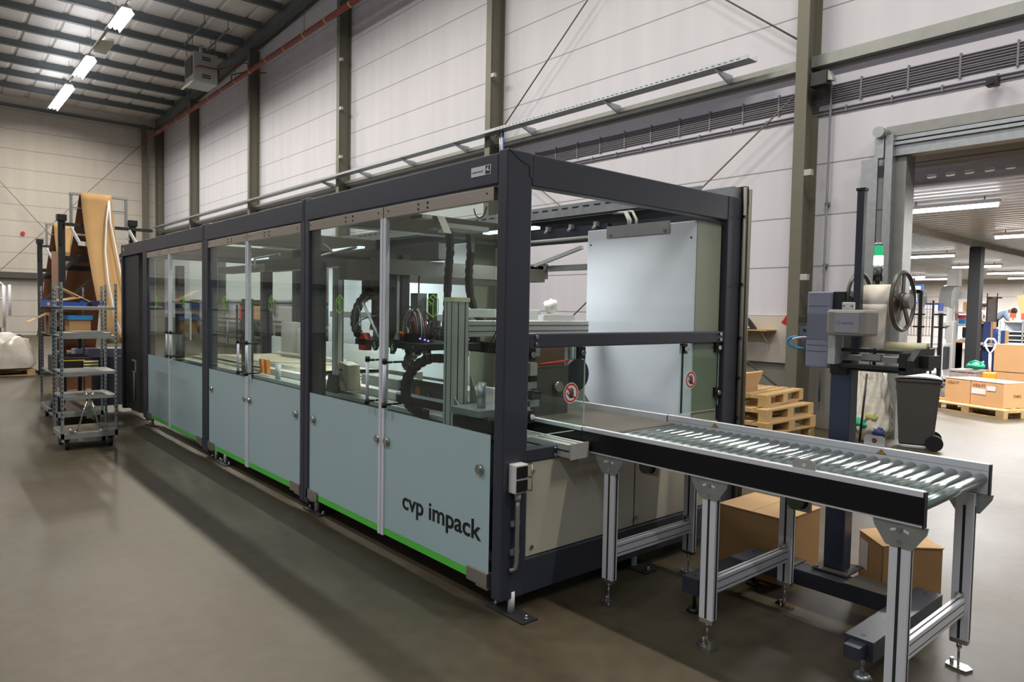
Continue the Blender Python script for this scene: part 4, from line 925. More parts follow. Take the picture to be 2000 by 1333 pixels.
# ---- boxes under the conveyor
def carton(name, loc, rz, L, Wd, H, label, mt=M_CARD, top=M_CARDL, group=None, flaps=0, tape=False):
    t = thing(name, label, 'box', loc, rz, group)
    MB().box(-L/2, L/2, -Wd/2, Wd/2, 0, H).build('body', mt, t, world=False, bevel=.004)
    MB().box(-L/2-.004, L/2+.004, -Wd/2-.004, -.002, H, H+.006).build('flap', top, t, world=False)
    if flaps:
        MB().box(-L/2, L/2, .002, Wd/2+.004, 0, .005, rot=Matrix.Rotation(math.radians(flaps), 3, 'X'), piv=(0, Wd/2, 0)).build('flap', top, t, world=False).location = (0, 0, H)
    else: MB().box(-L/2-.004, L/2+.004, .002, Wd/2+.004, H, H+.006).build('flap', top, t, world=False)
    return t
c1 = carton('cardboard_box', (1.885, -.525, 0), 0, .45, .47, .42, 'large closed cardboard box on the floor behind the printer stand base, left one')
c2 = carton('cardboard_box', (2.0, -1.29, 0), math.radians(46), .31, .33, .375, 'cardboard box with a white label under the end of the conveyor, right one', flaps=-7)
MB().box(.03, .135, .166, .168, .17, .335).build('shipping_label', M_WHITE, c2, world=False)

# ================================================================== PALLETS
def pallet_parts(t, L=1.2, Wd=.8):
    m = MB()
    for k in range(5):
        x = -L/2; w = .10 if k % 2 else .145; y = [-Wd/2, -Wd/2+.19, -.0725, Wd/2-.29, Wd/2-.145][k]
        m.box(-L/2, L/2, y, y+w, .122, .144)
    m.build('deck_boards', M_WOOD, t, world=False)
    m = MB()
    for x in (-L/2, -.0725, L/2-.145): m.box(x, x+.145, -Wd/2, Wd/2, .10, .122)
    m.build('cross_boards', M_WOOD, t, world=False)
    for x in (-L/2, -.0725, L/2-.145):
        for y in (-Wd/2, -.05, Wd/2-.1): MB().box(x, x+.145, y, y+.1, .022, .10).build('block', M_WOOD, t, world=False)
    m = MB()
    for y in (-Wd/2, -.05, Wd/2-.1): m.box(-L/2, L/2, y, y+.1, 0, .022)
    m.build('bottom_boards', M_WOOD, t, world=False)
def pallet(loc, rz, label, L=1.2, Wd=.8, group='pallets'):
    t = thing('wooden_pallet', label, 'pallet', loc, rz, group); pallet_parts(t, L, Wd); return t
p0 = pallet((5.62, 1.68, 0), .03, 'wooden pallet on the floor, lowest of the stack between machine and wall')
for k, (dx, dy, lb) in enumerate(((.02, .01, 'wooden pallet second from the floor in the stack by the wall'), (-.02, -.03, 'wooden pallet third from the floor in the stack by the wall'), (.03, .02, 'wooden pallet fourth from the floor with the open carton on it'))):
    dup(p0, (5.62+dx, 1.68+dy, .1445*(k+1)), .02*(k-1), lb, 'pallets')
p5 = dup(p0, (5.80, 1.87, .580), .12, 'wooden pallet lying tilted on top of the stack by the wall', 'pallets')
tr = thing('open_carton', 'open cardboard tray with flaps lying on the pallet stack by the wall', 'box', (5.42, 2.02, .726), .1)
MB().box(-.3, .3, -.25, .3, 0, .01).box(-.3, -.294, -.25, .3, 0, .24).box(.294, .3, -.25, .3, 0, .22).box(-.3, .3, .294, .3, 0, .2).build('tray', M_CARD, tr, world=False)
MB().prism([(-.3, 0), (.05, 0), (.14, .27), (-.10, .30), (-.30, .22)], 'x', -.31, -.303).build('flap', M_CARD, tr, world=False)
MB().box(-.3, .3, -.28, -.25, 0, .25, rot=Matrix.Rotation(.35, 3, 'X')).build('flap', M_CARDL, tr, world=False)
MB().box(-.35, .25, -.1, .2, .2, .206, rot=Matrix.Rotation(.12, 3, 'Y')).build('flap', M_CARDL, tr, world=False)

# ---- wheelie bin, waste bag
def bin_(loc, rz, label, lid=True):
    t = thing('wheelie_bin', label, 'bin', loc, rz, 'wheelie bins')
    def ring(w, d, z): return [(-w/2, -d/2, z), (w/2, -d/2, z), (w/2, d/2, z), (-w/2, d/2, z)]
    m = MB(); A = [m.b.verts.new(q) for q in ring(.36, .38, .05)]; B = [m.b.verts.new(q) for q in ring(.46, .50, .88)]
    m._f(A[::-1]); m._f(B)
    for i in range(4): m._f([A[i], A[(i+1) % 4], B[(i+1) % 4], B[i]])
    m.build('body', M_GREYB, t, world=False, bevel=.02)
    MB().box(-.24, .24, -.26, .26, .86, .90).build('rim', M_GREYB, t, world=False, bevel=.008)
    if lid:
        MB().grid(lambda u, v: (-.25+.5*u, -.27+.54*v, .90+.06*math.sin(PI*v)**.5*math.sin(PI*(.1+.8*u))), 8, 10).build('lid', mat('bin_lid', (100, 98, 98), .35, var=.02), t, world=False, solid=.008)
        MB().cyl((-.2, .28, .90), (.2, .28, .90), .015, 10).build('handle', M_BLACK, t, world=False)
    for s in (-1, 1): MB().cyl((s*.18, .20, .10), (s*.23, .20, .10), .10, 24).build('wheel', M_BLACK, t, world=False)
    m = MB()
    for s in (-.05, .03): m.box(s, s+.03, -.249, -.235, .74, .84)
    m.build('grip_slots', M_BLACK, t, world=False); return t
b1 = bin_((7.44, .52, 0), PI+.35, 'dark grey wheelie bin with closed lid at the doorway beside the clear waste bag')
bin_((15.0, 3.5, 0), PI-.3, 'grey wheelie bin in the back hall, partly behind the label reel')
wb = thing('waste_bag', 'large clear plastic bag of film waste hanging on a stand at the doorway', 'bag', (7.35, 1.0, 0))
random.seed(5)
def bagf(u, v):
    a = 2*PI*u; z = .02+.97*v; r = .14+.13*(1-v)**.7*(v*6 if v < .16 else 1)+.018*math.sin(7*a+9*v)+.012*math.sin(13*a-17*v)
    return (7.36+r*.8*math.cos(a), 1.06+r*1.0*math.sin(a)-.03*(1-v), z)
MB().grid(bagf, 48, 28).build('bag', mat('bag_film', (228, 224, 214), .2, .0, var=.12, scale=6, bump=.8, bscale=14, coat=.5), wb)
m_ = MB()
for i, (mt, dy, z) in enumerate(((M_NAVY, -.16, .16), (M_TEAL, .1, .26), (M_TEAL, .16, .2), (mat('yellow_green_film', (190, 194, 120), .5), -.05, .36), (M_TEAL, .05, .24))): m_.m(mt).blob((7.19, 1.04+dy, z), .04, .08, .06, 14, 8, .35)
m_.build('waste_film', None, wb)
MB().cyl((7.10, 1.08, .02), (7.10, 1.02, .93), .014, 10).build('stand_pole', M_MDARK, wb)
MB().tube([(7.36+.2*math.cos(t), 1.06+.2*math.sin(t), .985) for t in [k*PI/8 for k in range(16)]], .008, 6, closed=True).build('stand_ring', M_MDARK, wb)

# ================================================================== BACK HALL
ca, sa = math.cos(math.radians(-112.6)), math.sin(math.radians(-112.6))
P = pallet((12.1, 1.03, 0), math.radians(-112.6), 'wooden pallet on the floor of the back hall carrying two brown cartons', 1.40, .9)
def onp(u, v, z): return (12.1+ca*u-sa*v, 1.03+sa*u+ca*v, z)
def rcarton(u, L, label, extra=0):
    t = carton('cardboard_box', onp(u, .10, .146), math.radians(-112.6), L, .62, .43, label, mat('carton_tan', (200, 158, 112), .75, var=.04), mat('carton_tan_top', (228, 196, 158), .75, var=.03), 'cartons on the pallet in the back hall')
    # the near long side is local -y
    return t
ka = rcarton(-.36, .50, 'brown carton on the pallet in the back hall, left one marked HEAVY'); kb = rcarton(.20, .60, 'brown carton on the pallet in the back hall, right one with two white labels')
for t, x0 in ((ka, -.2), (kb, -.26)):
    o = text('lettering', 'HEAVY', .075, mat('faded_red_ink', (130, 70, 60), .7, var=0), t, Matrix.Identity(4), extrude=.0005)
    o.data.transform(Matrix.Translation(t.location)); o.matrix_local = Matrix.Translation((x0, -.313, .33)) @ Matrix.Rotation(PI/2, 4, 'X')
MB().box(-.28, -.02, -.315, -.312, .20, .30).box(0, .16, -.315, -.312, .28, .36).build('paper_label', M_WHITE, kb, world=False)
o = text('lettering', 'TMPS', .08, mat('dark_brown_ink', (80, 56, 36), .7, var=0), kb, Matrix.Identity(4), extrude=.0005)
o.data.transform(Matrix.Translation(kb.location)); o.matrix_local = Matrix.Translation((.303, -.08, .17)) @ Matrix.Rotation(PI/2, 4, 'Z') @ Matrix.Rotation(PI/2, 4, 'X')
def crate(loc, label):
    t = thing('storage_crate', label, 'crate', loc, -.12, 'grey crates in the back hall')
    MB().box(-.3, .3, -.25, .25, 0, .30).build('body', mat('crate_grey', (142, 134, 130), .5), t, world=False, bevel=.01)
    MB().box(-.32, .32, -.27, .27, .27, .31).build('rim', MATS['crate_grey'], t, world=False, bevel=.005)
    m = MB()
    for y in (-.24, -.1, .08, .22): m.box(-.315, -.3, y, y+.02, .02, .28)
    m.build('ribs', MATS['crate_grey'], t, world=False); return t
crate((14.1, 1.86, 0), 'grey plastic crate on the floor behind the brown cartons, the lower of two'); k2 = crate((14.1, 1.86, .315), 'grey plastic crate under the teal plastic coil, the upper of two')
text('lettering', 'LZ', .09, M_WHITE, k2, frame((13.775, 1.92, .42), (0, -1, 0), (0, 0, 1)), extrude=.0005)
tp = thing('strap_coil', 'teal green plastic coils lying on the grey crate', 'plastic coil', (14.0, 1.72, .64))
MB().blob((14.0, 1.72, .715), .14, .17, .075, 16, 8, .12).tube([(13.9, 1.60, .78), (13.9, 1.70, .82), (13.9, 1.80, .78)], .02, 8).tube([(13.95, 1.62, .76), (14.05, 1.6, .8), (14.1, 1.7, .76)], .02, 8).build('coil', M_TEAL, tp)
MB().tube([(13.88, 1.62, .72), (13.86, 1.72, .735), (13.88, 1.83, .72)], .025, 8).build('coil_band', mat('light_teal', (70, 190, 150), .4), tp)
g1 = carton('large_carton', (15.0, .55, 0), -.1, 1.1, 1.9, .58, 'very large brown carton on the floor at the right edge of the photo, lower one', group='large cartons in the back hall')
g2 = carton('large_carton', (15.0, .55, .60), -.12, 1.1, 1.9, .55, 'very large brown carton stacked on the lower one at the right edge', group='large cartons in the back hall')
g3 = carton('small_carton', (14.8, .75, 1.17), .2, .4, .5, .32, 'smaller tan carton standing on top of the large cartons at the right edge', M_CARDL)
def jack(loc, rz, label, h=1.2, fork=True):
    t = thing('pallet_jack', label, 'pallet jack', loc, rz, 'orange pallet jacks')
    if fork:
        for s in (-.2, .12): MB().box(.1, 1.2, s, s+.14, .05, .10).build('fork', M_ORG, t, world=False)
    MB().box(-.06, .10, -.2, .22, .08, .38).build('body', M_ORG, t, world=False, bevel=.01)
    MB().box(-.12, .04, -.11, .11, .12, .64 if h > 1 else .50).build('pump', M_ORG, t, world=False, bevel=.02)
    MB().cyl((-.08, -.04, .09), (-.08, .04, .09), .09, 20).build('wheel', M_BLACK, t, world=False)
    if h > 1:
        MB().cyl((-.06, 0, .6), (-.10, 0, 1.0), .025, 10).tube([(-.10, 0, 1.0), (-.10, -.06, 1.1), (-.10, -.09, 1.22), (-.10, -.05, 1.29), (-.10, .05, 1.29), (-.10, .09, 1.22), (-.10, .06, 1.1)], .018, 8, closed=True).build('handle', M_WHITE, t, world=False)
    return t
jack((13.5, 1.33, 0), .1, 'orange pallet jack with white loop handle beside the grey crates', 1.2, False)
jack((12.75, .62, 0), math.radians(160)-PI, 'orange hydraulic unit of a pallet jack at the right of the carton pallet', .5, False)
ff = MB().box(0, 1.5, -.08, .08, 0, .10).build('jack_fork', M_ORG, None); ff.location = (12.9, 1.75, 0); ff.rotation_euler = (0, 0, 1.25); tag(ff, 'orange fork of a pallet jack sticking out left of the cartons', 'pallet jack fork')

# tall paper dispenser with a curved head
pd = thing('paper_dispenser', 'tall grey-white machine with curved hood and standing frame in the back hall', 'machine', (19.3, 3.9, 0))
MB().box(19.2, 19.5, 3.750, 3.949, 0, 1.6).build('stand', M_LGREY, pd, bevel=.02)
MB().box(19.1, 19.7, 3.677, 4.100, 0, .08).build('base', M_WHITE, pd)
MB().box(19.0, 19.5, 3.823, 4.073, 1.451, 1.969).build('head_box', M_LGREY, pd, bevel=.02)
MB().box(18.99, 19.0, 3.860, 4.048, 1.535, 1.801).build('notice', M_WHITE, pd)
y0, y1 = 3.767, 4.066
MB().prism([(19.0, 1.98), (19.0, 2.2), (19.08, 2.42), (19.28, 2.55), (19.6, 2.6), (19.6, 2.3), (19.5, 1.98)], 'y', y0, y1).build('curved_hood', M_GALVD, pd)
MB().box(19.25, 19.5, 3.682, 3.967, 2.55, 3.0).build('duct', M_LGREY, pd)
# packing benches
def bench(name, x, y0, y1, label, parts):
    t = thing(name, label, 'packing bench', (x, (y0+y1)/2, 0), 0, 'packing benches in the back hall')
    for p in parts: p(t)
    return t
def PB(nm, mt, X, ua, va, ub, vb, d=.5):
    return None
t = thing('packing_bench', 'white packing bench with orange edge left of the dark column in the back hall', 'packing bench', (20.2, 3.8, 0))
MB().box(20, 20.8, 3.580, 4.088, .98, 1.02).build('worktop', M_WHITE, t)
MB().box(19.98, 20, 3.580, 4.088, .975, 1.005).build('orange_edge', M_ORG, t)
for u in (1858, 1866): MB().box(20.05, 20.5, 3.887, 4.028, 0, .97).build('pedestal', M_WHITEC, t)
MB().box(20.4, 20.46, 4.013, 4.090, 1.0, 2.45).build('upright', M_WHITE, t); MB().box(20.4, 20.46, 3.611, 4.105, 2.22, 2.45).build('top_rail', M_WHITE, t)
MB().box(20.2, 20.6, 3.628, 4.085, 1.80, 1.85).build('shelf', M_WHITE, t); MB().box(20.2, 20.6, 3.614, 4.070, 1.45, 1.49).build('shelf', M_LGREY, t)
MB().box(20.2, 20.25, 3.609, 3.822, 1.15, 1.42).build('dark_monitor', M_BLACK, t)
tag(MB().box(20.5, 20.9, 3.633, 3.923, 1.86, 2.14).build('carton', M_CARDL), 'tan carton on the top shelf of the packing bench left of the column', 'box')
tag(MB().box(20.25, 20.45, 3.780, 3.946, 1.50, 1.66).build('blue_tray', M_SKYB), 'light blue tray on the middle shelf of the packing bench', 'tray')
tag(MB().box(20.25, 20.45, 3.798, 3.963, 1.661, 1.76).build('red_case', M_REDB), 'red case standing on the light blue tray on the packing bench', 'case')
tag(MB().box(20.3, 20.5, 3.690, 3.842, 1.03, 1.40).build('blue_box', M_NAVY), 'dark blue box on the packing bench worktop left of the column', 'box')
tag(MB().blob((20.15, 3.721, 1.065), .12, .13, .06, 14, 6, .1, flat=.04).build('white_bag', M_WHITE), 'white paper pile on the front of the packing bench worktop', 'paper')
tag(MB().box(20.15, 20.4, 3.898, 4.026, 1.021, 1.06).build('paper_stack', M_PAPER), 'cream paper stack at the left end of the packing bench worktop', 'paper')
t = thing('packing_bench', 'grey steel packing bench right of the dark column in the back hall', 'packing bench', (21.2, 3.0, 0))
MB().box(21, 21.8, 2.657, 3.673, .90, .96).build('worktop', M_LGREY, t)
for ya, yb in ((3.577, 3.602), (3.225, 3.249), (2.678, 2.702)): MB().box(21.1, 21.16, ya, yb, 0, .9).build('leg', M_MDARK, t)
MB().box(21.3, 21.6, 3.107, 3.608, .1, .85).build('under_box', M_NAVY, t)
for (ya, yb, h, mt, lb) in ((3.406, 3.583, .62, M_NAVY, 'dark blue box standing tall right of the dark column in the back hall'), (3.343, 3.406, .62, M_CARD, 'narrow brown box beside the tall blue box right of the dark column'), (3.281, 3.343, .42, M_BLUE, 'small blue box left of the bending person'), (3.059, 3.157, .38, M_BLUE, 'blue folder box at the end of the grey shelf rack'), (3.022, 3.059, .38, M_CARD, 'thin brown folder beside the blue folder box')):
    tag(MB().box(21.2, 21.5, ya+.004, yb-.004, .961, .961+h).build('storage_box', mt), lb, 'box', 'boxes on the right-hand bench')
for ya, yb, lb in ((3.608, 3.627, 'dark post with clamps behind the left end of the right-hand bench'), (3.356, 3.374, 'dark post with clamps behind the middle of the right-hand bench')):
    tag(MB().box(21.54, 21.58, ya, yb, .961, 2.42).box(21.52, 21.60, ya-.1, yb, 2.26, 2.30).build('dark_post', M_MDARK), lb, 'post')
tag(MB().box(21.6, 21.65, 3.387, 3.639, .96, 2.314).build('grey_board', mat('board_grey', (120, 112, 106), .7)), 'grey-brown board standing between the two dark posts', 'board')
# shelf rack right
t = thing('shelf_rack', 'light grey steel shelf rack at the right edge of the back hall', 'shelf', (23.2, 2.6, 0))
for z in (1.604, 1.309, 1.185, 1.045, 0.951): MB().box(23, 23.5, 2.647, 3.652, z-.03, z).build('shelf', M_WHITE, t)
for ya, z in ((3.632, 1.629), (3.512, 1.629), (3.044, 1.958)): MB().box(23, 23.05, ya, ya+.03, 0, z).build('upright', M_LGREY, t)
MB().box(23.45, 23.5, 2.647, 3.638, .6, 1.573).build('back_panel', mat('rack_blue_grey', (168, 178, 190), .5), t)
tag(MB().box(23.0, 23.04, 3.246, 3.403, 1.712, 1.852).box(23.04, 23.06, 3.311, 3.337, 1.635, 1.852).build('orange_sign', mat('orange_red_sign', (232, 92, 54), .5)), 'orange-red sign standing on the shelf rack', 'sign')
tag(MB().box(22.9, 22.95, 2.913, 3.092, 1.657, 1.980).build('orange_board', mat('orange_red_panel', (226, 96, 70), .5)), 'orange-red panel at the right edge of the photo', 'panel')
tag(MB().prism([(2.283, 2.273), (2.027, 2.298), (2.013, 1.832), (2.189, 1.817), (2.228, 1.986)], 'x', 19.0, 19.15).build('hanging_carton', M_CARD), 'brown carton hanging high at the right edge of the back hall', 'box')
tag(MB().box(19.1, 19.3, 2.030, 2.180, 2.324, 2.532).build('blue_bin', mat('bin_steel_blue', (80, 104, 140), .6)), 'grey-blue bin above the hanging carton at the right edge', 'bin')
# wire cage
t = thing('wire_cage', 'wire mesh cage trolley behind the label reel in the back hall', 'cage', (17.2, 3.6, 0))
m = MB(); ya, yb = 3.535, 4.251; z0, z1 = 1.221, 2.106
k = ya
while k <= yb: m.cyl((17, k, z0), (17, k, z1), .006, 4); k += .07
k = z0
while k <= z1: m.cyl((17, ya, k), (17, yb, k), .006, 4); k += .22
m.build('mesh', mat('mesh_grey', (110, 110, 112), .4, .5), t)
for y in (ya, yb): MB().box(16.98, 17.02, y-.02, y+.02, 0, z1).build('post', M_MDARK, t)
MB().box(17, 17.7, ya, yb, .2, .26).build('deck', M_MGREY, t)
for yc, zt, lb in ((3.547, 2.320, 'black stand with clamps in the back hall, just right of the label reel'), (3.092, 1.784, 'black stand with clamps in the back hall, right of the wire cage')):
    t = thing('cord_stand', lb, 'stand', (16.2, yc, 0), 0, 'black stands in the back hall')
    MB().box(16.17, 16.23, yc-.04, yc+.04, .06, zt).build('pole', M_BLACK, t)
    for z in (1.45, 1.75): MB().box(16.1, 16.17, yc-.12, yc+.12, z-.02, z+.02).build('clamp', M_BLACK, t)
    MB().box(16.0, 16.5, yc-.08, yc+.08, .04, .10).build('base', M_MDARK, t)
    for xx in (16.05, 16.45): MB().cyl((xx, yc-.03, .05), (xx, yc+.03, .05), .05, 14).build('wheel', M_BLACK, t)
tag(MB().box(17.9, 18.0, 3.755, 4.035, 1.846, 2.007).build('white_carton', M_WHITE), 'white carton lying on the rack behind the wire cage', 'box')
tag(MB().box(18.1, 18.4, 3.755, 4.097, 1.859, 2.061).build('blue_case', M_NAVY), 'dark blue case behind the white carton', 'box')
t = thing('side_table', 'grey table with papers between the wire cage and the tall dispenser', 'table', (18.6, 3.9, 0))
MB().box(18, 18.8, 3.644, 4.170, .95, 1.0).build('top', M_LGREY, t)
for ya in (4.065, 3.627): MB().box(18.05, 18.12, ya, ya+.05, 0, .95).build('leg', M_LGREY, t)
MB().box(18.2, 18.7, 3.651, 3.795, .3, .9).build('dark_drawer', M_MDARK, t)
tag(MB().box(18.1, 18.4, 3.661, 3.830, 1.001, 1.1).build('white_tray', M_WHITE), 'white tray on the grey table beside the dispenser', 'tray')
# bright screen
t = thing('blue_screen', 'bright pale blue screen with a blue edge high behind the label reel', 'screen', (24, 6.1, 2.4))
MB().box(24, 24.1, 6.210, 6.968, 2.165, 2.805).build('frame', M_BLUE, t)
MB().box(23.99, 24.0, 6.258, 6.968, 2.201, 2.752).build('panel', emis('lit_screen', (206, 236, 255), 1.3), t)
tag(MB().box(19, 19.4, 4.502, 5.008, 2.350, 2.451).prism([(4.502, 2.335), (4.549, 2.435), (4.641, 2.436), (4.582, 1.963), (4.490, 1.963)], 'x', 19, 19.4).build('grey_hood', M_GALVD), 'rounded grey hood in front of the bright blue screen', 'hood')

# ---- people (skin-modifier figures)
def figure(name, label, loc, rz, joints, edges, mats_by):
    t = thing(name, label, 'person', loc, rz)
    def chain_(nm, ids, mt, rad):
        me = bpy.data.meshes.new(nm); me.from_pydata([joints[i] for i in ids], [(k, k+1) for k in range(len(ids)-1)], [])
        o = bpy.data.objects.new(nm, me); COL.objects.link(o); o.parent = t
        return o
    return t
def person(name, label, loc, rz, J, E_, R, shirt, trou, bend):
    """one continuous body grown over a joint skeleton; hair, shirt and trousers are children"""
    t = thing(name, label, 'person', loc, rz)
    names = list(J); idx = {n_: i for i, n_ in enumerate(names)}
    def skin(nm, keep, mt, grow=0.0):
        ks = [n_ for n_ in names if n_ in keep]; ix = {n_: i for i, n_ in enumerate(ks)}
        me = bpy.data.meshes.new(nm); me.from_pydata([J[n_] for n_ in ks], [(ix[a], ix[b]) for a, b in E_ if a in ix and b in ix], [])
        o = bpy.data.objects.new(nm, me); COL.objects.link(o)
        sk = o.modifiers.new('skin', 'SKIN'); sd = o.modifiers.new('sub', 'SUBSURF'); sd.levels = sd.render_levels = 1
        for i, n_ in enumerate(ks):
            r = R[n_]+grow; o.data.skin_vertices[0].data[i].radius = (r, r); o.data.skin_vertices[0].data[i].use_root = (i == 0)
        bpy.context.view_layer.update()
        m2 = bpy.data.meshes.new_from_object(o.evaluated_get(bpy.context.evaluated_depsgraph_get())); bpy.data.objects.remove(o)
        m2.materials.clear(); m2.materials.append(mt)
        for p in m2.polygons: p.use_smooth = True
        q = bpy.data.objects.new(nm, m2); COL.objects.link(q); q.parent = t; return q
    skin('body', names, M_SKIN)
    skin('shirt', [n_ for n_ in names if n_ in ('pelvis', 'waist', 'chest', 'neck0', 'shl', 'shr', 'ell', 'elr')], shirt, .018)
    skin('trousers', [n_ for n_ in names if n_ in ('pelvis', 'hipl', 'hipr', 'knl', 'knr', 'anl', 'anr')], trou, .018)
    h = J['head']; MB().blob((h[0]+.0, h[1], h[2]+.03), .105, .10, .11, 14, 8).build('hair', M_HAIR, t, world=False)
    MB().blob((h[0]+.09*math.cos(bend), h[1]+.035, h[2]-.03), .012, .014, .01, 8, 5).blob((h[0]+.09*math.cos(bend), h[1]-.035, h[2]-.03), .012, .014, .01, 8, 5).build('eyes', M_BLACK, t, world=False)
    return t
J = {'pelvis': (0, 0, .92), 'waist': (.10, 0, 1.06), 'chest': (.30, 0, 1.22), 'neck0': (.42, 0, 1.27), 'neck': (.48, 0, 1.27), 'head': (.58, 0, 1.24),
     'hipl': (0, .10, .86), 'knl': (.03, .11, .48), 'anl': (-.02, .11, .09), 'toel': (.12, .12, .04), 'hipr': (0, -.10, .86), 'knr': (.02, -.11, .48), 'anr': (-.03, -.11, .09), 'toer': (.11, -.12, .04),
     'shl': (.33, .20, 1.20), 'ell': (.42, .24, .95), 'wrl': (.58, .20, .80), 'hal': (.64, .19, .77), 'f1l': (.69, .17, .75), 'f2l': (.70, .19, .745), 'f3l': (.69, .21, .75), 'thl': (.66, .155, .78),
     'shr': (.33, -.20, 1.20), 'elr': (.42, -.24, .95), 'wrr': (.58, -.20, .80), 'har': (.64, -.19, .77), 'f1r': (.69, -.17, .75), 'f2r': (.70, -.19, .745), 'f3r': (.69, -.21, .75), 'thr': (.66, -.155, .78)}
E_ = [('pelvis', 'waist'), ('waist', 'chest'), ('chest', 'neck0'), ('neck0', 'neck'), ('neck', 'head')]
for s in 'lr': E_ += [('pelvis', 'hip'+s), ('hip'+s, 'kn'+s), ('kn'+s, 'an'+s), ('an'+s, 'toe'+s), ('chest', 'sh'+s), ('sh'+s, 'el'+s), ('el'+s, 'wr'+s), ('wr'+s, 'ha'+s), ('ha'+s, 'f1'+s), ('ha'+s, 'f2'+s), ('ha'+s, 'f3'+s), ('ha'+s, 'th'+s)]
R = dict(pelvis=.14, waist=.13, chest=.15, neck0=.08, neck=.055, head=.095, hipl=.10, hipr=.10, knl=.065, knr=.065, anl=.045, anr=.045, toel=.035, toer=.035, shl=.07, shr=.07, ell=.045, elr=.045, wrl=.032, wrr=.032, hal=.035, har=.035, f1l=.009, f2l=.009, f3l=.009, f1r=.009, f2r=.009, f3r=.009, thl=.010, thr=.010)
tag(MB().box(25.5, 26.5, 4.287, 4.814, 0, .68).build('work_platform', M_MDARK), 'dark platform that the bending person stands on', 'platform')
person('person', 'person in pale blue shirt and black trousers bending forward in the back hall', (25.9, 4.601, .68), -PI/2+.3, J, E_, R, M_SHIRT, M_TROU, .3)
J2 = dict(J); 
J2.update({'waist': (.0, 0, 1.08), 'chest': (.0, 0, 1.32), 'neck0': (0, 0, 1.46), 'neck': (0, 0, 1.52), 'head': (.02, 0, 1.64), 'shl': (0, .2, 1.40), 'shr': (0, -.2, 1.40), 'ell': (.02, .25, 1.12), 'elr': (.02, -.25, 1.12), 'wrl': (.2, .22, 1.0), 'wrr': (.2, -.22, 1.0), 'hal': (.27, .21, 1.0), 'har': (.27, -.21, 1.0), 'f1l': (.33, .19, 1.0), 'f2l': (.34, .21, 1.0), 'f3l': (.33, .23, 1.0), 'f1r': (.33, -.19, 1.0), 'f2r': (.34, -.21, 1.0), 'f3r': (.33, -.23, 1.0), 'thl': (.30, .17, 1.02), 'thr': (.30, -.17, 1.02)})
tag(MB().box(27.0, 28.0, 5.132, 5.648, 0, .5).build('work_platform', M_MDARK), 'dark platform behind the column that the standing person stands on', 'platform')
person('person', 'person in pale shirt and black trousers half hidden behind the dark column', (27.3, 5.291, .5), -PI/2, J2, E_, R, M_SHIRTW, M_TROU, 0)

# ================================================================== TROLLEYS
def trolley(loc, L, label):
    t = thing('shelf_trolley', label, 'trolley', loc, 0, 'tall steel shelf trolleys'); W_ = .565; H = 1.90
    for x in (-W_/2, W_/2-.03):
        for y in (0, L-.03):
            m = MB().m(M_GALV).box(x, x+.03, y, y+.004, .10, H).box(x if x < 0 else x+.026, x+.004 if x < 0 else x+.03, y, y+.03, .10, H)
            z = .35; m.m(M_BLACK)
            while z < H-.05: m.box(x+.010, x+.020, y-.0008, y+.0048, z, z+.026).box((x-.0006) if x < 0 else x+.0254, (x+.0046) if x < 0 else x+.0306, y+.010, y+.020, z, z+.026); z += .05
            m.build('upright', None, t, world=False)
    MB().box(-W_/2, W_/2, 0, L, .13, .20).build('base_frame', M_GALVD, t, world=False, bevel=.004)
    MB().box(-W_/2+.02, W_/2-.02, .02, L-.02, .198, .205).build('base_board', mat('plywood_brown', (120, 108, 92), .6, var=.08), t, world=False)
    for x in (-.22, .22):
        for y in (.10, L-.10): MB().cyl((x-.02, y, .06), (x+.02, y, .06), .06, 20).box(x-.03, x+.03, y-.04, y+.03, .10, .13).build('castor', M_BLACK, t, world=False)
    return t
def tshelf(t, z, L, tip=0, mt=None):
    return MB().box(-.275, .275, .01, L-.01, z, z+.008).box(-.275, .275, .008, .012, z-.025, z+.008).box(-.275, .275, L-.012, L-.008, z-.025, z+.008).build('shelf', mt or M_GALVD, t, world=False)
t1 = trolley((-.875, 6.30, 0), .60, 'tall steel shelf trolley nearest the camera with an A-shaped tow bar on its base')
for z in (.60, .88, 1.29, 1.62): tshelf(t1, z, .60)
m = MB().cyl((-.12, .02, .22), (-.012, .03, .60), .010, 8).cyl((.10, .02, .22), (.012, .03, .60), .010, 8).cyl((-.02, .03, .60), (-.04, .03, .64), .018, 8).cyl((.02, .03, .60), (.04, .03, .64), .018, 8)
m.tube([(-.12, .02, .22), (-.15, .01, .20), (-.19, .0, .21), (-.19, 0, .25)], .014, 8).tube([(.10, .02, .22), (.12, .01, .20), (.16, 0, .22)], .012, 8).prism([(-.03, .35), (.03, .35), (.012, .50), (-.012, .50)], 'y', .024, .03).build('tow_bar', M_CHROME, t1, world=False)
MB().cyl((-.10, -.01, .12), (-.10, .02, .12), .02, 10).cyl((.08, -.01, .12), (.08, .02, .12), .02, 10).build('tow_pins', M_CHROME, t1, world=False)
t2 = trolley((-.70, 8.05, 0), 1.35, 'tall steel shelf trolley behind the first one, blue tray and boxes on its shelves')
for z in (.70, 1.22, 1.60): tshelf(t2, z, 1.35)
for o in list(t2.children):
    pass
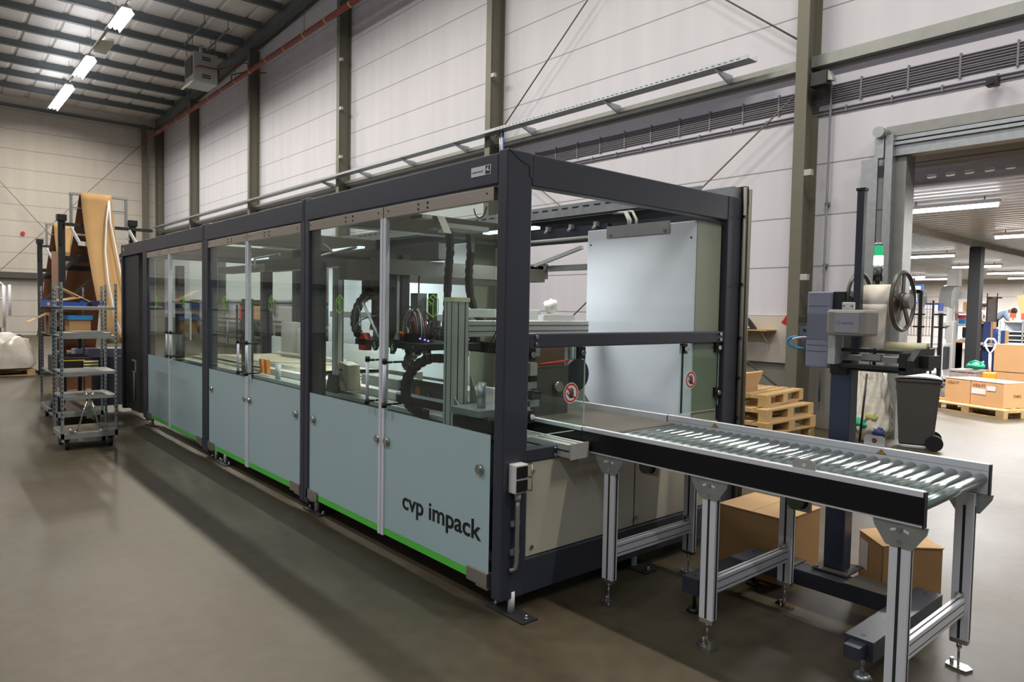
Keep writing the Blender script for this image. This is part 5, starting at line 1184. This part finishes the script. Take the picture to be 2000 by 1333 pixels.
# goods on the trolleys
tag(MB().box(-1.12, -.64, 6.36, 6.80, 1.29+.008, 1.33).box(-1.0, -.7, 6.5, 6.75, 1.33, 1.34).build('grey_tray', M_GALVD), 'flat grey metal tray on the second shelf of the near trolley', 'tray')
tag(MB().box(-.97, -.60, 8.10, 9.3, 1.609, 1.675).box(-.98, -.97, 8.1, 9.3, 1.609, 1.70).build('blue_tray', M_BLUE), 'long blue tray on the top shelf of the rear trolley', 'tray')
tag(MB().box(-.984, -.981, 8.4, 8.62, 1.625, 1.665).build('tray_label', M_WHITE), 'white label on the front of the long blue tray', 'label')
m = MB().box(-.9, -.5, 8.3, 8.6, 1.775, 1.79, rot=Matrix.Rotation(.5, 3, 'Y')).box(-.9, -.62, 8.2, 8.9, 1.71, 1.722, rot=Matrix.Rotation(-.2, 3, 'Y'))
tag(m.build('card_scraps', M_CARDL), 'tan cardboard scraps sticking up from the blue tray', 'cardboard')
tag(MB().box(-.5, -.34, 8.2, 9.2, 1.64, 1.70).build('dark_blue_tray', M_NAVY), 'dark blue tray beside the long blue tray', 'tray')
cb1 = thing('open_carton', 'open brown carton with a raised flap on the rear trolley', 'box', (-.78, 8.9, 1.23))
MB().box(-.95, -.62, 8.7, 9.2, 1.23, 1.52).build('body', M_CARDP, cb1); MB().box(-1.2, -.95, 8.75, 9.1, 1.44, 1.446, rot=Matrix.Rotation(-.5, 3, 'Y')).build('flap', M_CARDL, cb1)
tag(MB().box(-.80, -.55, 8.12, 8.5, 1.23, 1.44).build('brown_carton', M_CARD), 'brown carton with blue top band on the rear trolley', 'box')
tag(MB().box(-.82, -.53, 8.10, 8.52, 1.44, 1.50).build('blue_carton_lid', M_SKYB), 'bright blue lid on the brown carton of the rear trolley', 'lid')
tag(MB().box(-.95, -.70, 8.55, 8.69, 1.23, 1.33).box(-.9, -.75, 8.5, 8.55, 1.23, 1.31).build('black_parts', M_BLACK), 'black plastic parts on the rear trolley beside the brown carton', 'parts')
bk = thing('black_case', 'black case with a yellow stripe on the lower shelf of the rear trolley', 'case', (-.7, 8.4, .71))
MB().box(-.95, -.52, 8.15, 8.9, .71, .93).build('body', M_BLACK, bk, bevel=.01); MB().box(-.92, -.62, 8.147, 8.15, .88, .895).build('yellow_stripe', M_YEL, bk)
tag(MB().box(-.64, -.47, 8.07, 8.14, .78, .80).box(-.64, -.47, 8.07, 8.14, .82, .84).box(-.64, -.47, 8.07, 8.14, .86, .88).build('cream_slats', mat('cream_slat', (232, 226, 170), .5)), 'three cream slats lying at the right end of the black case', 'slats')
dk = MB().prism([(8.2, .71), (8.35, .71), (8.28, .78), (8.18, 1.0), (8.12, .98)], 'x', -1.0, -.90)
ho = thing('motor_part', 'black motor part lying on the bottom of the rear trolley near its left post', 'machine part', (-.95, 8.2, .21))
MB().box(-1.0, -.86, 8.12, 8.28, .24, .42, rot=Matrix.Rotation(.35, 3, 'Y')).build('body', M_BLACK, ho); MB().cyl((-1.05, 8.15, .23), (-.85, 8.15, .23), .02, 8).build('shaft', M_MDARK, ho)

# ================================================================== FANFOLD CARDBOARD RACKS
def rack(loc, label):
    """origin at floor below the roller; the sheet falls towards -y in front and +y behind"""
    t = thing('cardboard_rack', label, 'cardboard rack', loc, 0, 'dark racks feeding fanfold cardboard')
    for x in (-.56, .47):
        p = MB().box(x-.06, x+.03, -.05, .06, 0, 2.98).build('post', M_MDARK, t, world=False)
        MB().box(x-.08, x+.05, -.08, .08, 2.98, 3.08).box(x-.05, x-.02, -.09, .0, 2.60, 2.95).build('post_head', M_BLACK, p, world=False)
    MB().box(-.55, .75, -.10, -.05, 2.90, 2.95).build('crossbar', M_MDARK, t, world=False)
    MB().box(-.55, .50, .0, .05, 2.34, 2.42).box(-.55, .2, .3, .36, 2.20, 2.28).build('crossbar', M_MDARK, t, world=False)
    MB().bar((-.5, .02, 1.7), (.3, .02, 2.5), .03, .05).bar((-.2, .1, 2.5), (.45, .1, 1.9), .03, .05).bar((-.55, .0, 2.2), (-.2, .5, 2.5), .04, .05).build('brace', M_DUST, t, world=False)
    MB().box(-.46, .38, -.03, .05, 3.42, 3.455).build('roller_bar', M_LGREY, t, world=False)
    MB().box(-.46, -.42, -.02, .02, 2.95, 3.43).box(.34, .38, -.02, .02, 2.95, 3.43).box(-.46, .38, -.005, .015, 3.20, 3.22).build('loop_frame', M_GALVD, t, world=False)
    MB().bar((-.46, -.1, 2.88), (-.36, -.25, 2.62), .03, .04).bar((-.38, -.25, 2.62), (-.10, -.25, 2.60), .05, .07).bar((.38, -.1, 2.90), (.50, -.25, 2.62), .03, .04).bar((.52, -.22, 2.60), (.2, -.22, 2.62), .03, .05).bar((-.4, -.02, 2.78), (.45, -.02, 2.76), .03, .03).build('guide_arms', M_WHITE, t, world=False)
    MB().box(-.62, .56, -.4, .6, 0, .06).build('base', M_MDARK, t, world=False)
    return t
def sheet(loc, label, yb=1.2, yf=1.15, zf=1.05):
    t = thing('cardboard_sheet', label, 'cardboard', loc, 0, 'fanfold cardboard sheets over the racks')
    def front(u, v): return (-.29+.44*u+.13*v**1.3, -.05-yf*v**1.4, 3.465-(3.465-zf)*v)
    def back(u, v): return (-.29+.44*u-.02*v-.30*v*(1-u)*.6, .05+yb*v, 3.465-2.65*v)
    MB().grid(front, 4, 20).build('front_web', mat('fanfold_tan', (198, 158, 104), .75, var=.04), t, world=False, solid=.004)
    MB().grid(back, 4, 20).build('back_web', M_CARDD, t, world=False, solid=.004)
    return t
r1 = rack((0.03, 10.5, 0), 'dark rack feeding cardboard nearest the machine, behind the trolleys')
sheet((.01, 10.5, 0), 'long tan cardboard sheet hanging over the near rack down to the machine')
for x, a in ((.06, -1), (.12, 1)):
    MB().tube([(.08, -.14, 3.36), (.05+a*.03, -.24, 3.0), (.05+a*.07-.02*(a < 0), -.47, 2.5), (.05+a*.10, -.73, 2.0), (.12+a*.13, -1.07, 1.4), (.20+a*.10, -1.32, .95)], .014, 8).build('guide_rod', M_ALU, r1, world=False)
r2 = dup(r1, (.42, 16.3, 0), None, 'dark rack feeding cardboard farther back, left of the near rack')
sheet((.40, 16.3, 0), 'long tan cardboard sheet hanging over the far rack at the left')
fs = thing('fanfold_stack', 'dark pile of fanfold cardboard under the near rack', 'cardboard', (.0, 11.7, 0))
MB().box(-.45, .25, 11.3, 12.2, .16, .78).build('stack', M_CARDD, fs); MB().box(-.5, .3, 11.25, 12.25, 0, .15).build('pallet_base', M_WOOD, fs)
gp2 = thing('grey_guard', 'low grey guard panel between the trolleys and the machine end', 'panel', (.0, 9.3, 0))
MB().box(-.35, .25, 9.25, 9.30, .10, .85).build('panel', mat('guard_slate', (92, 94, 102), .5), gp2); MB().box(-.33, -.30, 9.25, 9.3, 0, .1).box(.2, .23, 9.25, 9.3, 0, .1).build('feet', M_MDARK, gp2)
pcn = thing('control_cabinet', 'light blue-grey control unit standing behind the rear trolley', 'control unit', (-.2, 9.8, 0))
MB().box(-.5, .15, 9.7, 10.0, .75, .95).build('body', mat('unit_blue_grey', (150, 158, 188), .4), pcn, bevel=.01); MB().box(-.5, .1, 9.7, 9.95, 1.18, 1.22).build('tray', M_LGREY, pcn); MB().box(-.45, -.40, 9.75, 9.8, 0, .75).box(.05, .1, 9.75, 9.8, 0, .75).box(-.45, -.4, 9.75, 9.8, .95, 1.18).build('legs', M_MDARK, pcn)
# grey cloudy back web seen left of the near sheet
tag(MB().box(-.42, -.02, 12.5, 12.55, .6, 2.6).box(-.4, -.36, 12.5, 12.55, 0, .6).box(-.1, -.06, 12.5, 12.55, 0, .6).build('pinkish_board', M_CARDP), 'pinkish grey board standing behind the near cardboard rack', 'board')

# ---- wrapped pallet load and frames at the far left
wp = thing('wrapped_load', 'low load wrapped in clear plastic film on a pallet at the left edge', 'wrapped load', (-1.1, 16.6, .144))
random.seed(11)
def wf(u, v):
    a = 2*PI*u; cx, cy = -1.15, 16.7
    r = 1.0/(max(abs(math.cos(a)), abs(math.sin(a)))**.8)
    k = [1.0, 1.03, 1.0, .98, .93, .80, .55, .25, 0][int(v*8+.01)]; z = [.03, .15, .35, .52, .64, .72, .76, .78, .79][int(v*8+.01)]
    return (cx+r*.85*k*math.cos(a)+random.uniform(-.05, .05), cy+r*.75*k*math.sin(a)+random.uniform(-.05, .05), z+.144+random.uniform(-.045, .045)*(0 if v < .1 else 1))
MB().grid(wf, 44, 8).build('plastic_wrap', M_FOIL, wp)
MB().box(-1.95, -.45, 16.1, 17.3, .145, .80).build('load', M_CARDL, wp)
pallet((-1.15, 16.7, 0), 0, 'wooden pallet under the film-wrapped load at the left edge', 1.7, 1.3)
fr = thing('tube_frame', 'rounded metal tube frame standing behind the wrapped load', 'frame', (-1.0, 18.4, 0))
MB().tube([(-1.9, 18.4, .0), (-1.9, 18.4, 2.0), (-1.82, 18.4, 2.1), (-.72, 18.4, 2.1), (-.64, 18.4, 2.02), (-.64, 18.4, 0)], .025, 8).build('outer_tube', M_ALU, fr)
MB().cyl((-1.9, 18.4, 1.72), (-.64, 18.4, 1.72), .02, 8).build('rail', M_ALU, fr)
for i, (x, z0, z1) in enumerate(((-.80, 1.25, 2.02), (-.68, 1.0, 2.04), (-.56, 1.3, 2.06))):
    MB().cyl((x, 18.2, z0), (x, 18.2, z1), .032, 10).build('bright_tube', M_ALU, fr)
sg = thing('signboard', 'long beige board with blue-grey markings behind the wrapped load', 'sign', (-1.2, 18.0, 0))
MB().box(-1.9, -.72, 18.0, 18.05, 1.02, 1.34).build('board', mat('board_beige', (196, 188, 172), .6), sg)
mm = MB()
for x in (-1.52, -1.42, -1.30): mm.box(x, x+.05, 17.995, 18.0, 1.26, 1.31)
mm.box(-1.22, -.98, 17.995, 18.0, 1.26, 1.31).box(-.93, -.90, 17.995, 18.0, 1.26, 1.31).box(-.87, -.80, 17.995, 18.0, 1.26, 1.31).build('markings', mat('marking_blue_grey', (60, 96, 120), .6), sg)
for x in (-1.85, -.8): MB().box(x, x+.05, 18.0, 18.05, 0, 1.02).build('leg', M_DUST, sg)
tag(MB().box(-1.55, -1.05, 18.9, 19.3, 1.2, 1.55).box(-1.5, -1.45, 18.95, 19.2, 0, 1.2).box(-1.15, -1.1, 18.95, 19.2, 0, 1.2).build('brown_carton_stand', M_CARD), 'brown carton raised on legs behind the beige board', 'box')
tag(MB().tube(bez((-.95, 18.7, 1.3), (-.80, 18.7, 1.5), (-.85, 18.7, 1.8), (-1.0, 18.7, 1.85)), .02, 8).cyl((-.95, 18.7, 0), (-.95, 18.7, 1.3), .02, 8).build('black_hook', M_BLACK), 'black bent hook on a pole behind the tube frame', 'hook')
# ---- white boards along the wall behind the machine, with a dark shelf rail
for i, (ya, yb) in enumerate(((27.4, 31.1), (22.4, 26.2), (18.0, 21.4))):
    tag(MB().box(7.30, 7.36, ya, yb, 1.85, 4.2).box(7.30, 7.36, ya+.05, ya+.1, 0, 1.85).box(7.30, 7.36, yb-.1, yb-.05, 0, 1.85).build('white_board', M_WHITEC), 'tall white board seen through the glass doors, %s of three' % ('leftmost', 'middle', 'rightmost')[i] if i != 1 else 'tall white board seen through the glass doors between the other two', 'board', 'white boards behind the machine')
tag(MB().box(7.1, 7.28, 14, 34, 1.70, 1.78).box(7.1, 7.2, 14.1, 14.2, 0, 1.7).box(7.1, 7.2, 33.8, 33.9, 0, 1.7).box(7.1, 7.2, 24, 24.1, 0, 1.7).build('dark_shelf_rail', M_MDARK), 'long dark rail below the white boards along the wall', 'rail')
rkk = thing('storage_rack', 'dark storage rack along the wall with teal and brown goods', 'rack', (6.9, 18, 0))
for yy in (14.0, 17, 20, 23, 26): MB().box(6.6, 6.66, yy, yy+.08, 0, 1.66).build('post', M_MDARK, rkk)
for z in (.5, 1.1): MB().box(6.6, 7.05, 14, 26.08, z, z+.05).build('shelf', M_DUST, rkk)
for i, (yy, mt, lb) in enumerate(((14.6, mat('teal_wrap', (60, 110, 118), .5), 'teal wrapped bundle on the storage rack seen through the near doors'), (15.8, MATS['teal_wrap'], 'second teal wrapped bundle on the storage rack'), (18.2, M_LGREY, 'light grey crate on the storage rack'), (20.7, M_CARD, 'brown carton on the storage rack'), (21.8, M_REDB, 'red crate on the storage rack'))):
    tag(MB().box(6.62, 7.0, yy, yy+1.0, 1.151, 1.62).build('stored_goods', mt, bevel=.02), lb, 'goods', 'goods on the storage rack')
